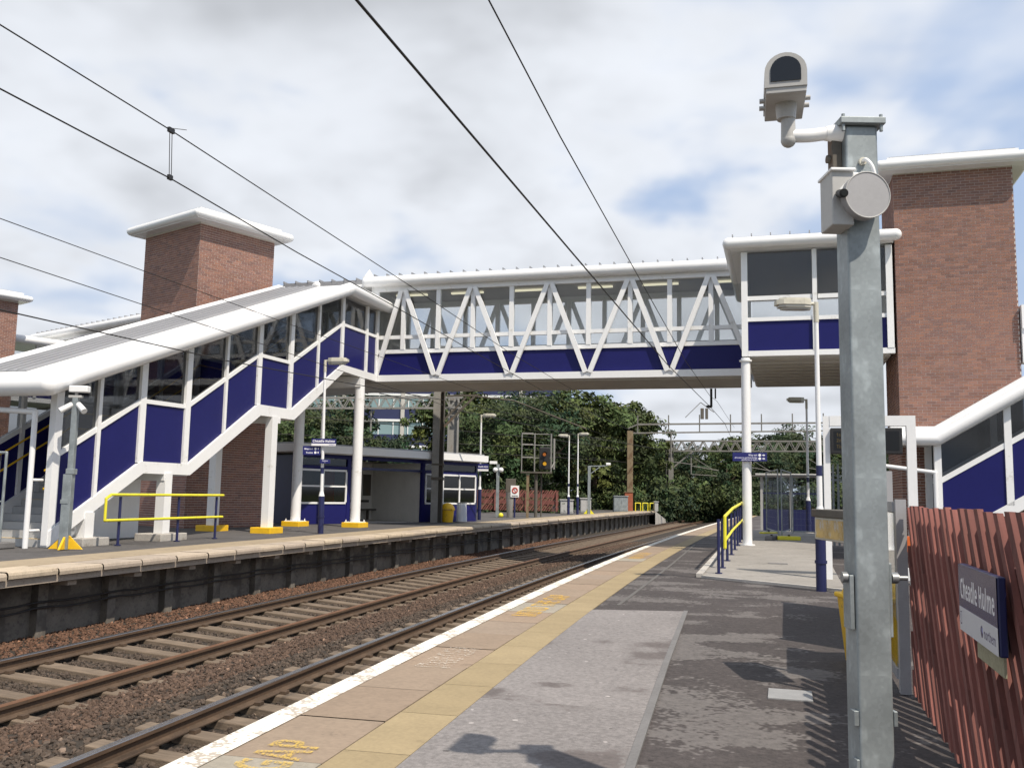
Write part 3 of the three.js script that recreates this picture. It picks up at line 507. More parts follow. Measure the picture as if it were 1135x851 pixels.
// ================= the covered stairs across the tracks =================
{
  const t = thing('staircase', 'covered white staircase with blue panels descending from the bridge past the brick tower', 'staircase', ST, [-14, HF, 8]);
  const low = [[15.35, 0.28], [12.6, 1.81], [10.85, 1.81], [7.75, 3.55], [5.9, 3.57], [2.77, 5.42], [0.12, 5.42]];
  const upp = [[15.35, 0.59], [12.7, 2.08], [10.95, 2.08], [7.9, 3.85], [6.05, 3.87], [2.85, 5.66], [0.12, 5.66]];
  const rail = [[15.35, 2.04], [12.75, 3.46], [11.05, 3.48], [7.9, 5.24], [6.15, 5.26], [2.9, 7.02], [0.12, 7.05]];
  const at = (l, z) => { for (let i = 1; i < l.length; i++) if (z >= l[i][0]) { const a = l[i - 1], b = l[i]; return a[1] + (b[1] - a[1]) * (z - a[0]) / (b[0] - a[0]); } return l[l.length - 1][1]; };
  const roofY = (z) => z > 3.1 ? 3.36 + (15.6 - z) * 0.367 : 7.95;         // underside of the roof
  const posts = [[15.27, 0.2], [14.1, 0.1], [12.72, 0.2], [11.05, 0.2], [9.45, 0.1], [7.88, 0.2], [6.15, 0.2], [4.5, 0.1], [2.88, 0.18], [1.0, 0.16], [0.14, 0.16]];
  const XL = -15.0, XR = -13.0;
  for (const [X, out] of [[XR, 1], [XL, -1]]) {
    part(t, 'stringer', [slabOf([...low, ...upp.slice().reverse()], 'x', X - 0.09, X + 0.09)], M.white);
    for (let i = 0; i < rail.length - 1; i++) part(t, 'hand_rail', [beam(V(X, rail[i][1], rail[i][0]), V(X, rail[i + 1][1], rail[i + 1][0]), 0.11, 0.10)], M.white);
    for (const [z, w] of posts) part(t, 'post', [box(X - 0.07, X + 0.075, at(upp, z) - 0.02 - (z > 15 ? 0.3 : 0), roofY(z) + 0.05, z - w / 2, z + w / 2)], M.white);
    for (let i = 0; i < posts.length - 1; i++) {
      const a = posts[i][0] - posts[i][1] / 2, b = posts[i + 1][0] + posts[i + 1][1] / 2;
      part(t, 'blue_panel', [slabOf([[a, at(upp, a) - 0.03], [a, at(rail, a)], [b, at(rail, b)], [b, at(upp, b) - 0.03]], 'x', X - 0.03, X + 0.02)], M.blue);
      part(t, 'window_pane', [slabOf([[a, at(rail, a) + 0.05], [a, roofY(a)], [b, roofY(b)], [b, at(rail, b) + 0.05]], 'x', X - 0.003, X + 0.003)], M.glassTint);
    }
    // inner yellow rails on both flanks
    for (const dy of [-0.25, -0.62]) for (let i = 0; i < rail.length - 1; i++) part(t, 'grab_rail', [cyl(V(X - out * 0.12, rail[i][1] + dy, rail[i][0]), V(X - out * 0.12, rail[i + 1][1] + dy, rail[i + 1][0]), 0.022, 0.022, 8)], M.orangeYellow);
  }
  const flights = [[15.2, 0.27, 12.6, 1.95], [10.9, 1.95, 7.8, 3.72], [5.95, 3.72, 2.8, 5.6]];
  for (const [za, ya, zb, yb] of flights) for (let i = 0; i < 11; i++) {
    const z = za + (zb - za) * i / 11, y = ya + (yb - ya) * (i + 1) / 11, st = part(t, 'step', [box(XL + 0.1, XR - 0.1, y - 0.17, y, z, z - 0.30)], M.grey);
    part(t, 'step_nosing', [box(XL + 0.12, XR - 0.12, y + 0.0015, y + 0.006, z - 0.002, z - 0.05)], i % 5 ? M.kerbGrey : M.orangeYellow, st);
  }
  for (const [z0, z1, y] of [[12.62, 10.9, 1.95], [7.82, 5.94, 3.72], [2.82, 0.12, 5.6]]) part(t, 'landing', [box(XL + 0.1, XR - 0.1, y - 0.12, y - 0.002, z0, z1)], M.white);
  // sloping soffits
  for (const [za, ya, zb, yb] of flights) part(t, 'soffit', [slabOf([[za, ya - 0.02], [za - 0.2, ya - 0.16], [zb, yb - 0.2], [zb + 0.3, yb - 0.2]], 'x', XL + 0.1, XR - 0.1)], M.white);
  // roof: one long slope, then flat
  const zt = 3.1, zl = 15.95, top = (z) => roofY(z) + 0.34, xw = -12.62, xg0 = -15.15, xg1 = -13.85;
  const roof = part(t, 'roof', [slabOf([[zl, roofY(zl) + 0.08], [zl, top(zl)], [zt, top(zt)], [-0.15, top(0)], [-0.15, roofY(0) + 0.08], [zt, roofY(zt) + 0.08]], 'x', -15.28, xw)], M.whiteGloss);
  const R = 0.21, yr = (z) => roofY(z) + R;
  part(t, 'eave_roll', pathTube([V(-15.3, yr(zl), zl), V(xw, yr(zl), zl), V(xw, yr(zt), zt), V(xw, yr(0), -0.1)], R, 20), M.whiteGloss, roof);
  part(t, 'verge_roll', pathTube([V(-15.3, top(zl) + 0.03, zl), V(-15.3, top(zt) + 0.03, zt), V(-15.3, top(0) + 0.03, -0.1)], 0.1, 12), M.whiteGloss, roof);
  const n = 5, w = (xg1 - xg0) / n;
  for (let i = 0; i < n; i++) { const a = xg0 + i * w, sl = 0.367, f = (z) => top(z); part(t, 'roof_panel', [slabOf([[15.25, f(15.25) + 0.005], [15.25, f(15.25) + 0.03], [zt, f(zt) + 0.03], [0, f(0) + 0.03], [0, f(0) + 0.005], [zt, f(zt) + 0.005]], 'x', a + 0.01, a + w - 0.01), slabOf([[15.25, f(15.25) + 0.03], [15.25, f(15.25) + 0.06], [zt, f(zt) + 0.06], [zt, f(zt) + 0.03]], 'x', a + 0.01, a + 0.035)], M.roofGrey, roof); }
  // legs
  const colSq = (x, z, y1) => part(t, 'leg', [box(x - 0.12, x + 0.12, HF, y1, z - 0.13, z + 0.13)], M.white);
  colSq(-13.0, 14.25, 0.95); colSq(-13.0, 11.7, 1.84); colSq(-14.95, 11.7, 1.84);
  const blk = (x, z, w, d, m) => part(t, 'footing', [rbox(x - w, x + w, HF - 0.02, HF + 0.16, z - d, z + d, 0.02)], m);
  blk(-13.0, 14.25, 0.32, 0.4, M.concrete); blk(-13.0, 11.7, 0.36, 0.5, M.concrete); blk(-14.95, 11.7, 0.3, 0.4, M.concrete);
  const colR = (x, z, y1, r) => { const l = part(t, 'column', [pole(x, z, HF + 0.16, y1, r, r, 20)], M.white); part(t, 'base_plate', [box(x - r - 0.1, x + r + 0.1, HF + 0.16, HF + 0.185, z - r - 0.1, z + r + 0.1), ...[-1, 1].flatMap((a) => [-1, 1].map((b) => pole(x + a * (r + 0.06), z + b * (r + 0.06), HF + 0.18, HF + 0.25, 0.018)))], M.white, l); blk(x, z, r + 0.16, r + 0.2, M.orangeYellow); };
  part(t, 'leg', [box(-13.11, -12.89, HF + 0.16, 3.58, 6.85, 7.15)], M.white); blk(-13.0, 7.0, 0.32, 0.36, M.orangeYellow);
  part(t, 'leg', [box(-15.06, -14.84, HF + 0.16, 3.58, 6.6, 6.9)], M.white); blk(-14.95, 6.75, 0.32, 0.36, M.orangeYellow);
  colR(-13.0, 1.3, 5.1, 0.17); colR(-14.95, 1.9, 5.1, 0.17);
  part(t, 'cross_head', [box(-15.1, -12.9, 5.08, 5.44, 1.15, 1.5), box(-15.1, -12.9, 3.4, 3.56, 6.7, 7.0), box(-15.1, -12.9, 1.66, 1.82, 11.55, 11.85)], M.white);
  part(t, 'under_wall', [slabOf([[14.7, HF], [14.7, 0.5], [12.5, 1.72], [11.0, 1.8], [11.0, HF]], 'x', -14.3, -14.2)], M.white);
  part(t, 'drain_pipe', [...pathTube([V(-13.2, HF, 15.62), V(-13.2, 2.95, 15.62), V(-16.2, 3.12, 15.62)], 0.055, 12), cyl(V(-13.2, 1.6, 15.62), V(-13.2, 1.6, 15.3), 0.03), cyl(V(-13.2, 0.6, 15.62), V(-13.2, 0.6, 15.3), 0.03)], M.whiteGloss);
}
liftTower(F2, 'square brick lift tower with white roof standing behind the covered staircase', -3.15, 0, -2.85, 0, HF, 9.83);
liftTower(F2, 'brick lift tower with white roof at the far end of the rear footbridge', -21.6, -18.58, -2.85, 0, HF, 9.83);
liftTower(ST, 'tall brick lift tower with white roof behind the reddish slatted fence', 4.12, 7.06, 1.15, 4.2, 0, 10.36, { single: [5.4, 7.1] });
{ // lobby in front of the farther tower
  const t = thing('lift_lobby', 'small white lobby with rounded eave linking rear bridge and its tower', 'lobby', F2, [-21, LV.soff, -4.5]);
  part(t, 'floor', [box(-23.0, -19.7, 5.4, 5.62, -6.05, -2.9)], M.white); part(t, 'roof', [box(-23.0, -19.5, 8.2, 8.42, -5.9, -2.9)], M.white); part(t, 'eave_roll', pathTube([V(-19.45, 8.3, -2.95), V(-19.45, 8.3, -5.8)], 0.19), M.whiteGloss);
  for (const z of [-3.05, -4.4, -5.7]) part(t, 'post', [box(-19.8, -19.65, 5.62, 8.2, z - 0.07, z + 0.07)], M.white); part(t, 'blue_panel', [box(-19.76, -19.7, 5.62, 6.4, -5.6, -3.1)], M.blue); part(t, 'window_pane', [box(-19.73, -19.725, 6.4, 8.2, -5.6, -3.1)], M.glass);
}

// ================= lobby and column on the near platform =================
{
  const t = thing('lift_lobby', 'glazed bridge lobby with blue panels between the truss bridge and the tall brick tower', 'lobby', ST, [2.1, LV.soff, 2]);
  const X0 = 0.14, X1 = 3.96, ZF = 4.1, l0 = 5.44, l1 = 5.59, bl = 6.43, si = 6.54, ta = 7.03, tb = 7.15, hd = 8.42;
  const xs = [X0, 2.03, X1];
  part(t, 'sill_beam', [box(X0 + 0.09, X1 + 0.1, l0, l1, ZF - 0.12, ZF + 0.06)], M.white);
  part(t, 'side_sill_beam', [box(X0 - 0.06, X0 + 0.08, l0, l1, 0.12, ZF - 0.1)], M.white);
  xs.forEach((x, i) => part(t, 'post', [box(x - (i === 1 ? 0.06 : 0.085), x + (i === 1 ? 0.06 : 0.085), i ? l1 : l0, hd, ZF - 0.09, ZF + 0.075)], M.white));
  for (let i = 0; i < 2; i++) {
    const a = xs[i] + 0.08, b = xs[i + 1] - 0.07;
    part(t, 'blue_panel', [box(a, b, l1 + 0.01, bl, ZF - 0.06, ZF - 0.01)], M.blue); part(t, 'sill_rail', [box(a, b, bl, si, ZF - 0.07, ZF + 0.03)], M.white); part(t, 'transom', [box(a, b, ta, tb, ZF - 0.07, ZF + 0.03)], M.white);
    part(t, 'window_pane', [box(a, b, si, ta, ZF - 0.02, ZF - 0.012)], M.glass); part(t, 'window_pane', [box(a, b, tb, hd, ZF - 0.02, ZF - 0.012)], M.glassTint);
  }
  for (const [za, zb] of [[0.15, 2.1], [2.1, ZF - 0.1]]) { part(t, 'blue_panel', [box(X0 - 0.03, X0 + 0.02, l1 + 0.01, bl, za + 0.05, zb - 0.05)], M.blue); part(t, 'window_pane', [box(X0 - 0.01, X0, si, hd, za + 0.05, zb - 0.05)], M.glass); part(t, 'side_rails', [box(X0 - 0.05, X0 + 0.04, bl, si, za, zb), box(X0 - 0.05, X0 + 0.04, ta, tb, za, zb), box(X0 - 0.05, X0 + 0.05, l1, hd, za - 0.05, za + 0.05)], M.white); }
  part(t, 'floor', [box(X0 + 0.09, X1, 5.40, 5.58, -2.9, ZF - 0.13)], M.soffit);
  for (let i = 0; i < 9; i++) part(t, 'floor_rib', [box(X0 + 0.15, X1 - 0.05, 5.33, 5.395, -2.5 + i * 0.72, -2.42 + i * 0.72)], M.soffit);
  part(t, 'rear_wall', [box(X0, X1, 5.6, hd, -3.0, -2.92)], M.frosted);
  part(t, 'lift_door_wall', [box(X1 - 0.03, X1 + 0.04, 5.6, hd, -2.9, ZF - 0.12)], M.inner);
  const eR = 0.16, ye = 8.62, xe = -0.28, ze = ZF + 0.34;
  const roof = part(t, 'roof', [box(xe, X1 + 0.12, 8.47, 8.72, -3.1, ze)], M.white);
  part(t, 'eave_roll', pathTube([V(xe, ye, -3), V(xe, ye, ze), V(X1 + 0.16, ye, ze)], eR, 18), M.whiteGloss, roof);
  for (let i = 0; i < 8; i++) part(t, 'roof_panel', [box(xe + 0.1 + i * 0.52, xe + 0.6 + i * 0.52, 8.725, 8.82, -3, ze - 0.1), box(xe + 0.1 + i * 0.52, xe + 0.13 + i * 0.52, 8.82, 8.90, -3, ze - 0.06)], M.roofGrey, roof);
  const col = part(t, 'column', [pole(0.15, 4.08, rampY(4.08) - 0.02, 5.40, 0.127, 0.127, 28)], M.whiteGloss);
  part(t, 'column_flange', [pole(0.15, 4.08, 5.30, 5.34, 0.175, 0.175, 24), pole(0.15, 4.08, rampY(4.08), rampY(4.08) + 0.03, 0.2, 0.2, 24)], M.white, col);
}
{ // covered stairs rising to the right, behind the fence
  const t = thing('staircase', 'covered white staircase with blue panels rising behind the reddish slatted fence', 'staircase', ST, [6, 0, 5]);
  const ZF = 6.0, ZB = 4.45, k = 0.6, eave = (x) => x < 4.72 ? 2.84 : 2.84 + (x - 4.72) * k, rail = (x) => 2.0 + (x - 4.78) * k, low = (x) => rail(x) - 1.42, XE = 9.6;
  const posts = [4.74, 6.3, 7.85, 9.4];
  for (const [Z, o] of [[ZF, 1], [ZB, -1]]) {
    part(t, 'stringer', [slabOf([[4.7, low(4.7) - 0.3], [4.7, low(4.7) + 0.02], [XE, low(XE) + 0.02], [XE, low(XE) - 0.3]], 'z', Z - 0.07, Z + 0.07)], M.white);
    part(t, 'hand_rail', [beam(V(4.7, rail(4.7), Z), V(XE, rail(XE), Z), 0.1, 0.12)], M.white);
    for (const x of posts) part(t, 'post', [box(x - 0.08, x + 0.08, x < 5 ? 0 : low(x) - 0.05, eave(x) + 0.1, Z - 0.065, Z + 0.07)], M.white);
    for (let i = 0; i < 3; i++) { const a = posts[i] + 0.08, b = posts[i + 1] - 0.08; part(t, 'blue_panel', [slabOf([[a, low(a)], [a, rail(a)], [b, rail(b)], [b, low(b)]], 'z', Z - 0.02, Z + 0.03)], M.blue); part(t, 'window_pane', [slabOf([[a, rail(a) + 0.06], [a, eave(a) + 0.1], [b, eave(b) + 0.1], [b, rail(b) + 0.06]], 'z', Z - 0.003, Z + 0.003)], M.glassTint); }
  }
  const roof = part(t, 'roof', [slabOf([[3.7, eave(3.7) + 0.06], [3.7, eave(3.7) + 0.3], [4.72, eave(4.72) + 0.3], [XE, eave(XE) + 0.3], [XE, eave(XE) + 0.06], [4.72, eave(4.72) + 0.06]], 'z', ZB - 0.2, ZF + 0.18)], M.whiteGloss);
  part(t, 'eave_roll', pathTube([V(3.7, eave(3.7) + 0.17, ZF + 0.2), V(4.72, eave(4.72) + 0.17, ZF + 0.2), V(XE, eave(XE) + 0.17, ZF + 0.2)], 0.16, 18), M.whiteGloss, roof);
  part(t, 'verge_board', [slabOf([[3.7, eave(3.7) + 0.31], [3.7, eave(3.7) + 0.5], [4.72, eave(4.72) + 0.5], [XE, eave(XE) + 0.5], [XE, eave(XE) + 0.31], [4.72, eave(4.72) + 0.31]], 'z', ZF - 0.7, ZF - 0.1)], M.white, roof);
  for (let i = 0; i < 16; i++) { const x = 4.85 + i * 0.3; part(t, 'step', [box(x, x + 0.32, low(x) + 0.02, low(x) + 0.16, ZB + 0.08, ZF - 0.08)], M.grey); }
  part(t, 'drain_pipe', pathTube([V(4.66, 0.02, ZF + 0.12), V(4.66, 2.2, ZF + 0.12), V(3.0, 2.42, ZF + 0.12)], 0.05, 12), M.whiteGloss);
  const w = part(t, 'landing_wall', [box(7.1, 9.6, 5.1, 6.0, 3.9, 4.3)], M.white); part(t, 'landing_fascia', [box(7.1, 9.6, 5.98, 6.6, 3.8, 4.36)], M.white, w);
}

// ================= slatted fence, sign and notice board =================
function clipZ(poly, lo, hi) {
  const cut = (pts, f, v) => { const o = []; for (let i = 0; i < pts.length; i++) { const a = pts[i], b = pts[(i + 1) % pts.length], ia = f(a[0]), ib = f(b[0]); if (ia) o.push(a); if (ia !== ib) { const t = (v - a[0]) / (b[0] - a[0]); o.push([v, a[1] + (b[1] - a[1]) * t]); } } return o; };
  return cut(cut(poly, (z) => z >= lo, lo), (z) => z <= hi, hi);
}
function slatFence(fr, label, x, z0, z1, y0, y1, lean, step0, thick, group) {
  const t = thing('slatted_fence', label, 'fence', fr, [x, y0, (z0 + z1) / 2], group);
  const H = y1 - y0;
  for (const [layer, dx] of [[0, 0], [1, 0.068]]) for (let z = z0 - 0.2 + layer * step0 * 0.5; z < z1 + lean * H; z += step0) {
    const top = y1 + rr(-0.018, 0.012) - (layer ? 0.03 : 0), l = lean * (1 + rr(-0.012, 0.012)), w = rr(0.08, 0.1), zz = z + rr(-0.008, 0.008);
    const poly = clipZ([[zz, y0 + 0.02], [zz + w, y0 + 0.02], [zz + w - l * (top - y0), top], [zz - l * (top - y0), top]], z0, z1); if (poly.length < 3) continue;
    part(t, 'slat', [slabOf(poly, 'x', x + dx + rr(-0.003, 0.003), x + dx + thick)], M.fence[Math.floor(rnd() * 4)]);
  }
  for (const [ya, yb] of [[0.33, 0.51], [0.65, 0.83]]) part(t, 'fence_rail', [box(x + thick + 0.003, x + 0.064, y0 + H * ya, y0 + H * yb, z0, z1)], M.fence[1]);
  for (let z = z0 + 0.1; z < z1; z += 1.9) part(t, 'fence_post', [box(x + 0.102, x + 0.2, y0, y1 - 0.1, z - 0.05, z + 0.05)], M.fence[2]);
  return t;
}
const fenceNear = slatFence(ST, 'reddish slatted timber fence with leaning slats beside the metal mast', 2.08, 22.7, 33.5, 0, 1.47, 0.72, 0.235, 0.03);
part(fenceNear, 'pale_patch_board', [box(2.066, 2.077, 0.74, 0.88, 25.5, 26.1)], M.fencePale);
{
  const t = thing('station_sign', 'dark blue station name sign with pale lower band fixed on the reddish fence', 'sign', ST, [2.03, 0.85, 25.8]);
  part(t, 'panel', [rbox(2.02, 2.055, 0.85, 1.19, 25.33, 26.26, 0.008)], M.blueDark);
  const tx = printed(0.93, 0.34, (x, w, h) => {
    x.fillStyle = '#232659'; x.fillRect(0, 0, w, h); x.fillStyle = '#cfd2d8'; x.fillRect(0, h * 0.64, w, h * 0.36);
    x.fillStyle = '#e8eaee'; fitText(x, 'Cheadle Hulme', w * 0.05, h * 0.36, 0.135, w * 0.9);
    x.fillStyle = '#24275c'; x.strokeStyle = '#24275c'; x.lineWidth = 0.006; x.strokeRect(w * 0.03, h * 0.72, 0.03, 0.06); x.beginPath(); x.arc(w * 0.62, h * 0.82, 0.028, 0, 7); x.fill(); x.fillStyle = '#8f93c8'; x.beginPath(); x.arc(w * 0.632, h * 0.80, 0.014, 0, 7); x.fill(); x.fillStyle = '#24275c'; fitText(x, 'northern', w * 0.67, h * 0.82, 0.062, w * 0.3);
  }, 500);
  const p = shade(new THREE.Mesh(new THREE.PlaneGeometry(0.92, 0.335).rotateY(-Math.PI / 2), std({ map: tx, roughness: 0.22 }))); p.name = 'lettering'; p.position.set(2.016 - 2.03, 1.02 - 0.85, 25.795 - 25.8); t.add(p);
}
{
  const t = thing('notice_board', 'grey framed glazed notice board standing at the end of the reddish fence', 'notice board', ST, [2.05, 0, 22.1]);
  part(t, 'post', [box(2.0, 2.08, 0, 1.52, 22.56, 22.66)], M.greyCase); part(t, 'post', [box(2.0, 2.08, 0, 1.52, 21.2, 21.3)], M.greyCase);
  const f = part(t, 'case', [box(2.02, 2.07, 0.1, 1.5, 21.3, 22.56)], M.greyCase);
  part(t, 'case_frame', [box(1.985, 2.018, 1.42, 1.5, 21.3, 22.56), box(1.985, 2.018, 0.1, 0.18, 21.3, 22.56)], M.greyCase, f);
  part(t, 'poster_or_reflection', [box(2.012, 2.018, 0.55, 1.4, 21.36, 22.5)], std({ map: grainy([0.42, 0.44, 0.44], 0.25, 0.1, 0.5, 128, 400), roughness: 0.7 }), f);
  part(t, 'poster_or_reflection', [box(2.012, 2.018, 0.2, 0.53, 21.36, 22.5)], std({ map: grainy([0.62, 0.42, 0.08], 0.15, 0.1, 0.5, 128, 401), roughness: 0.7 }), f);  // yellow sheet: reflection of the grit bin put into the colour
  part(t, 'glass', [box(1.992, 1.997, 0.19, 1.41, 21.31, 22.55)], M.glass, f);
}

{  // unseen board, added behind the mast to throw shade on the tarmac
  const t = thing('notice_board', 'unseen grey board added behind the galvanised mast to shade the tarmac', 'notice board', ST, [2.12, 0, 18.8]);
  for (const z of [17.0, 20.7]) part(t, 'post', [box(2.08, 2.18, 0, 1.8, z - 0.05, z + 0.05)], M.greyCase);
  const f = part(t, 'case', [box(2.1, 2.16, 0.25, 1.78, 17.05, 20.65)], M.greyCase);
  for (const z of [17.1, 18.3, 19.5]) part(t, 'poster_or_reflection', [box(2.086, 2.094, 0.35, 1.68, z, z + 1.05)], std({ map: grainy([0.4, 0.41, 0.43], 0.3, 0.1, 0.5, 128, 404), roughness: 0.7 }), f);
}

// ================= the galvanised camera mast =================
{
  const cx = 1.502, cz = -3.972, w = 0.071, t = thing('camera_mast', 'galvanised square steel mast carrying cameras, standing beside the reddish fence', 'mast', WD, [cx, 0, cz]);
  part(t, 'shaft', [rbox(cx - w, cx + w, 0, 3.13, cz - w, cz + w, 0.012)], M.galv);
  part(t, 'base_plate', [rbox(cx - 0.15, cx + 0.15, 0, 0.02, cz - 0.15, cz + 0.15, 0.004)], M.galv);
  const cap = part(t, 'cap_plate', [rbox(cx - 0.098, cx + 0.098, 3.13, 3.16, cz - 0.098, cz + 0.098, 0.004)], M.galv);
  part(t, 'cap_bolt', [-1, 1].flatMap((a) => [-1, 1].map((b) => pole(cx + a * 0.082, cz + b * 0.082, 3.10, 3.175, 0.008, 0.008, 8))), M.galv, cap);
  part(t, 'cap_dome', [new THREE.SphereGeometry(0.055, 20, 8, 0, 7, 0, 1.57).scale(1, 0.6, 1).translate(cx - 0.02, 3.16, cz)], M.grey, cap);
  // hinge ironwork lower down
  part(t, 'hinge_plate', [rbox(cx - w - 0.022, cx - w - 0.004, 0.98, 1.2, cz - 0.02, cz + 0.06, 0.003), rbox(cx + w + 0.004, cx + w + 0.016, 0.95, 1.25, cz - 0.03, cz + 0.05, 0.003)], M.galv);
  part(t, 'hinge_bolt', [cyl(V(cx - w - 0.04, 1.19, cz + 0.035), V(cx + w + 0.085, 1.19, cz + 0.035), 0.010, 0.010, 10), cyl(V(cx + w + 0.018, 1.19, cz + 0.035), V(cx + w + 0.045, 1.19, cz + 0.035), 0.023, 0.023, 6), cyl(V(cx - w - 0.045, 1.19, cz + 0.035), V(cx - w - 0.024, 1.19, cz + 0.035), 0.022, 0.022, 6)], M.steel);
  part(t, 'side_lug', [rbox(cx - w - 0.02, cx - w, 0.60, 0.66, cz + 0.02, cz + 0.07, 0.003), rbox(cx + w, cx + w + 0.016, 0.60, 0.66, cz + 0.02, cz + 0.07, 0.003), rbox(cx - w - 0.014, cx - w, 0.43, 0.47, cz + 0.02, cz + 0.07, 0.003)], M.galv);
  // junction box, disc and little camera, fixed to the shaft
  const jb = part(t, 'junction_box', [rbox(cx - 0.155, cx - 0.062, 2.665, 2.905, cz - 0.02, cz + 0.13, 0.006)], M.grey); part(t, 'box_hood', [rbox(cx - 0.162, cx - 0.056, 2.90, 2.912, cz - 0.03, cz + 0.145, 0.003)], M.white, jb);
  part(t, 'bracket', [rbox(cx - 0.115, cx - 0.07, 2.86, 3.12, cz - 0.03, cz + 0.03, 0.005), cyl(V(cx - 0.13, 3.0, cz), V(cx - 0.07, 3.0, cz), 0.018)], M.mastDark);
}
{
  const cx = 1.502, cz = -3.972;
  const t = thing('infrared_lamp', 'round pale grey disc unit clamped to the front of the galvanised mast', 'lamp', WD, [cx, 2.80, cz]);
  const q = V(0.10, -0.03, 0.99).normalize(), c = V(cx - 0.018, 2.785, cz + 0.17);
  part(t, 'disc', [cyl(c.clone().addScaledVector(q, -0.055), c, 0.098, 0.099, 40)], M.greyCase); part(t, 'rim', [new THREE.TorusGeometry(0.098, 0.003, 8, 44).applyQuaternion(new THREE.Quaternion().setFromUnitVectors(V(0, 0, 1), q)).translate(c.x, c.y, c.z)], M.grey);
  part(t, 'clamp_arm', [beam(V(cx - 0.05, 2.86, cz + 0.073), V(cx - 0.01, 2.85, cz + 0.12), 0.03, 0.03), rbox(cx - 0.06, cx - 0.02, 2.78, 2.9, cz + 0.07, cz + 0.12, 0.004)], M.white);
  const k = thing('small_camera', 'small black lensed camera between the disc and the box on the mast', 'camera', WD, [cx - 0.085, 2.79, cz + 0.1]);
  part(k, 'body', [cyl(V(cx - 0.125, 2.80, cz + 0.135), V(cx - 0.13, 2.78, cz + 0.2), 0.017, 0.019, 16)], M.black); part(k, 'lens', [cyl(V(cx - 0.13, 2.78, cz + 0.2), V(cx - 0.13, 2.7795, cz + 0.203), 0.012, 0.012, 16)], M.blackGloss); part(k, 'mount', [beam(V(cx - 0.12, 2.81, cz + 0.132), V(cx - 0.06, 2.89, cz + 0.11), 0.016, 0.016)], M.white);
  const w = thing('cable', 'short white cable looping out of the gland above the round disc', 'cable', WD, [cx + 0.005, 2.96, cz + 0.07]);
  part(w, 'lead', [new THREE.TubeGeometry(new THREE.CatmullRomCurve3([V(cx, 2.965, cz + 0.07), V(cx + 0.004, 2.965, cz + 0.10), V(cx + 0.022, 2.93, cz + 0.12), V(cx + 0.035, 2.88, cz + 0.12)]), 20, 0.0085, 8)], M.white); part(w, 'gland', [cyl(V(cx, 2.965, cz + 0.068), V(cx, 2.965, cz + 0.084), 0.017)], M.cream);
}
{ // big camera on its arm
  const cx = 1.21, cz = -3.95, y0 = 3.27, t = thing('security_camera', 'arched grey security camera housing on a curved arm off the galvanised mast', 'camera', WD, [cx, 3.05, cz]);
  const arch = (r, n = 12) => { const p = [[-r, 0], [r, 0]]; for (let i = 0; i <= n; i++) { const a = Math.PI * i / n; p.push([r * Math.cos(a), r * 0.75 + r * 0.95 * Math.sin(a)]); } return p; };
  const hs = (r, y, za, zb) => slabOf(arch(r).map(([a, b]) => [cx - 0.025 + a, y + b]), 'z', za, zb);
  const tilt = (g) => g.translate(-cx, -y0, -cz).rotateX(0.05).rotateY(-0.25).translate(cx, y0, cz);
  const body = part(t, 'housing', [tilt(hs(0.078, y0, cz - 0.22, cz + 0.14))], M.grey);
  part(t, 'sun_shield', [tilt(hs(0.088, y0 - 0.004, cz - 0.2, cz + 0.155)), tilt(rbox(cx - 0.108, cx + 0.060, y0 - 0.03, y0 + 0.004, cz - 0.2, cz + 0.15, 0.004))], M.grey, body);
  part(t, 'window', [tilt(hs(0.063, y0 + 0.02, cz + 0.156, cz + 0.159))], M.blackGloss, body);
  part(t, 'side_knob', [-1, 1].flatMap((s) => [0, 0.045].map((d) => tilt(cyl(V(cx - 0.025 + s * 0.075, y0 - 0.012, cz + 0.02 - d * 2), V(cx - 0.025 + s * 0.108, y0 - 0.012, cz + 0.02 - d * 2), 0.011, 0.011, 10)))), M.grey, body);
  part(t, 'pan_head', [pole(cx - 0.02, cz, 3.17, 3.25, 0.04, 0.048, 20), pole(cx - 0.012, cz, 3.07, 3.18, 0.032, 0.03, 20), ball(V(cx - 0.012, 3.075, cz), 0.033, 18)], M.grey);
  part(t, 'arm', [new THREE.TubeGeometry(new THREE.CatmullRomCurve3([V(cx - 0.01, 3.095, cz), V(cx + 0.08, 3.098, cz), V(cx + 0.15, 3.108, cz), V(cx + 0.225, 3.112, cz)]), 20, 0.029, 14), cyl(V(cx + 0.15, 3.108, cz), V(cx + 0.225, 3.112, cz), 0.031, 0.044, 18)], M.white);
}

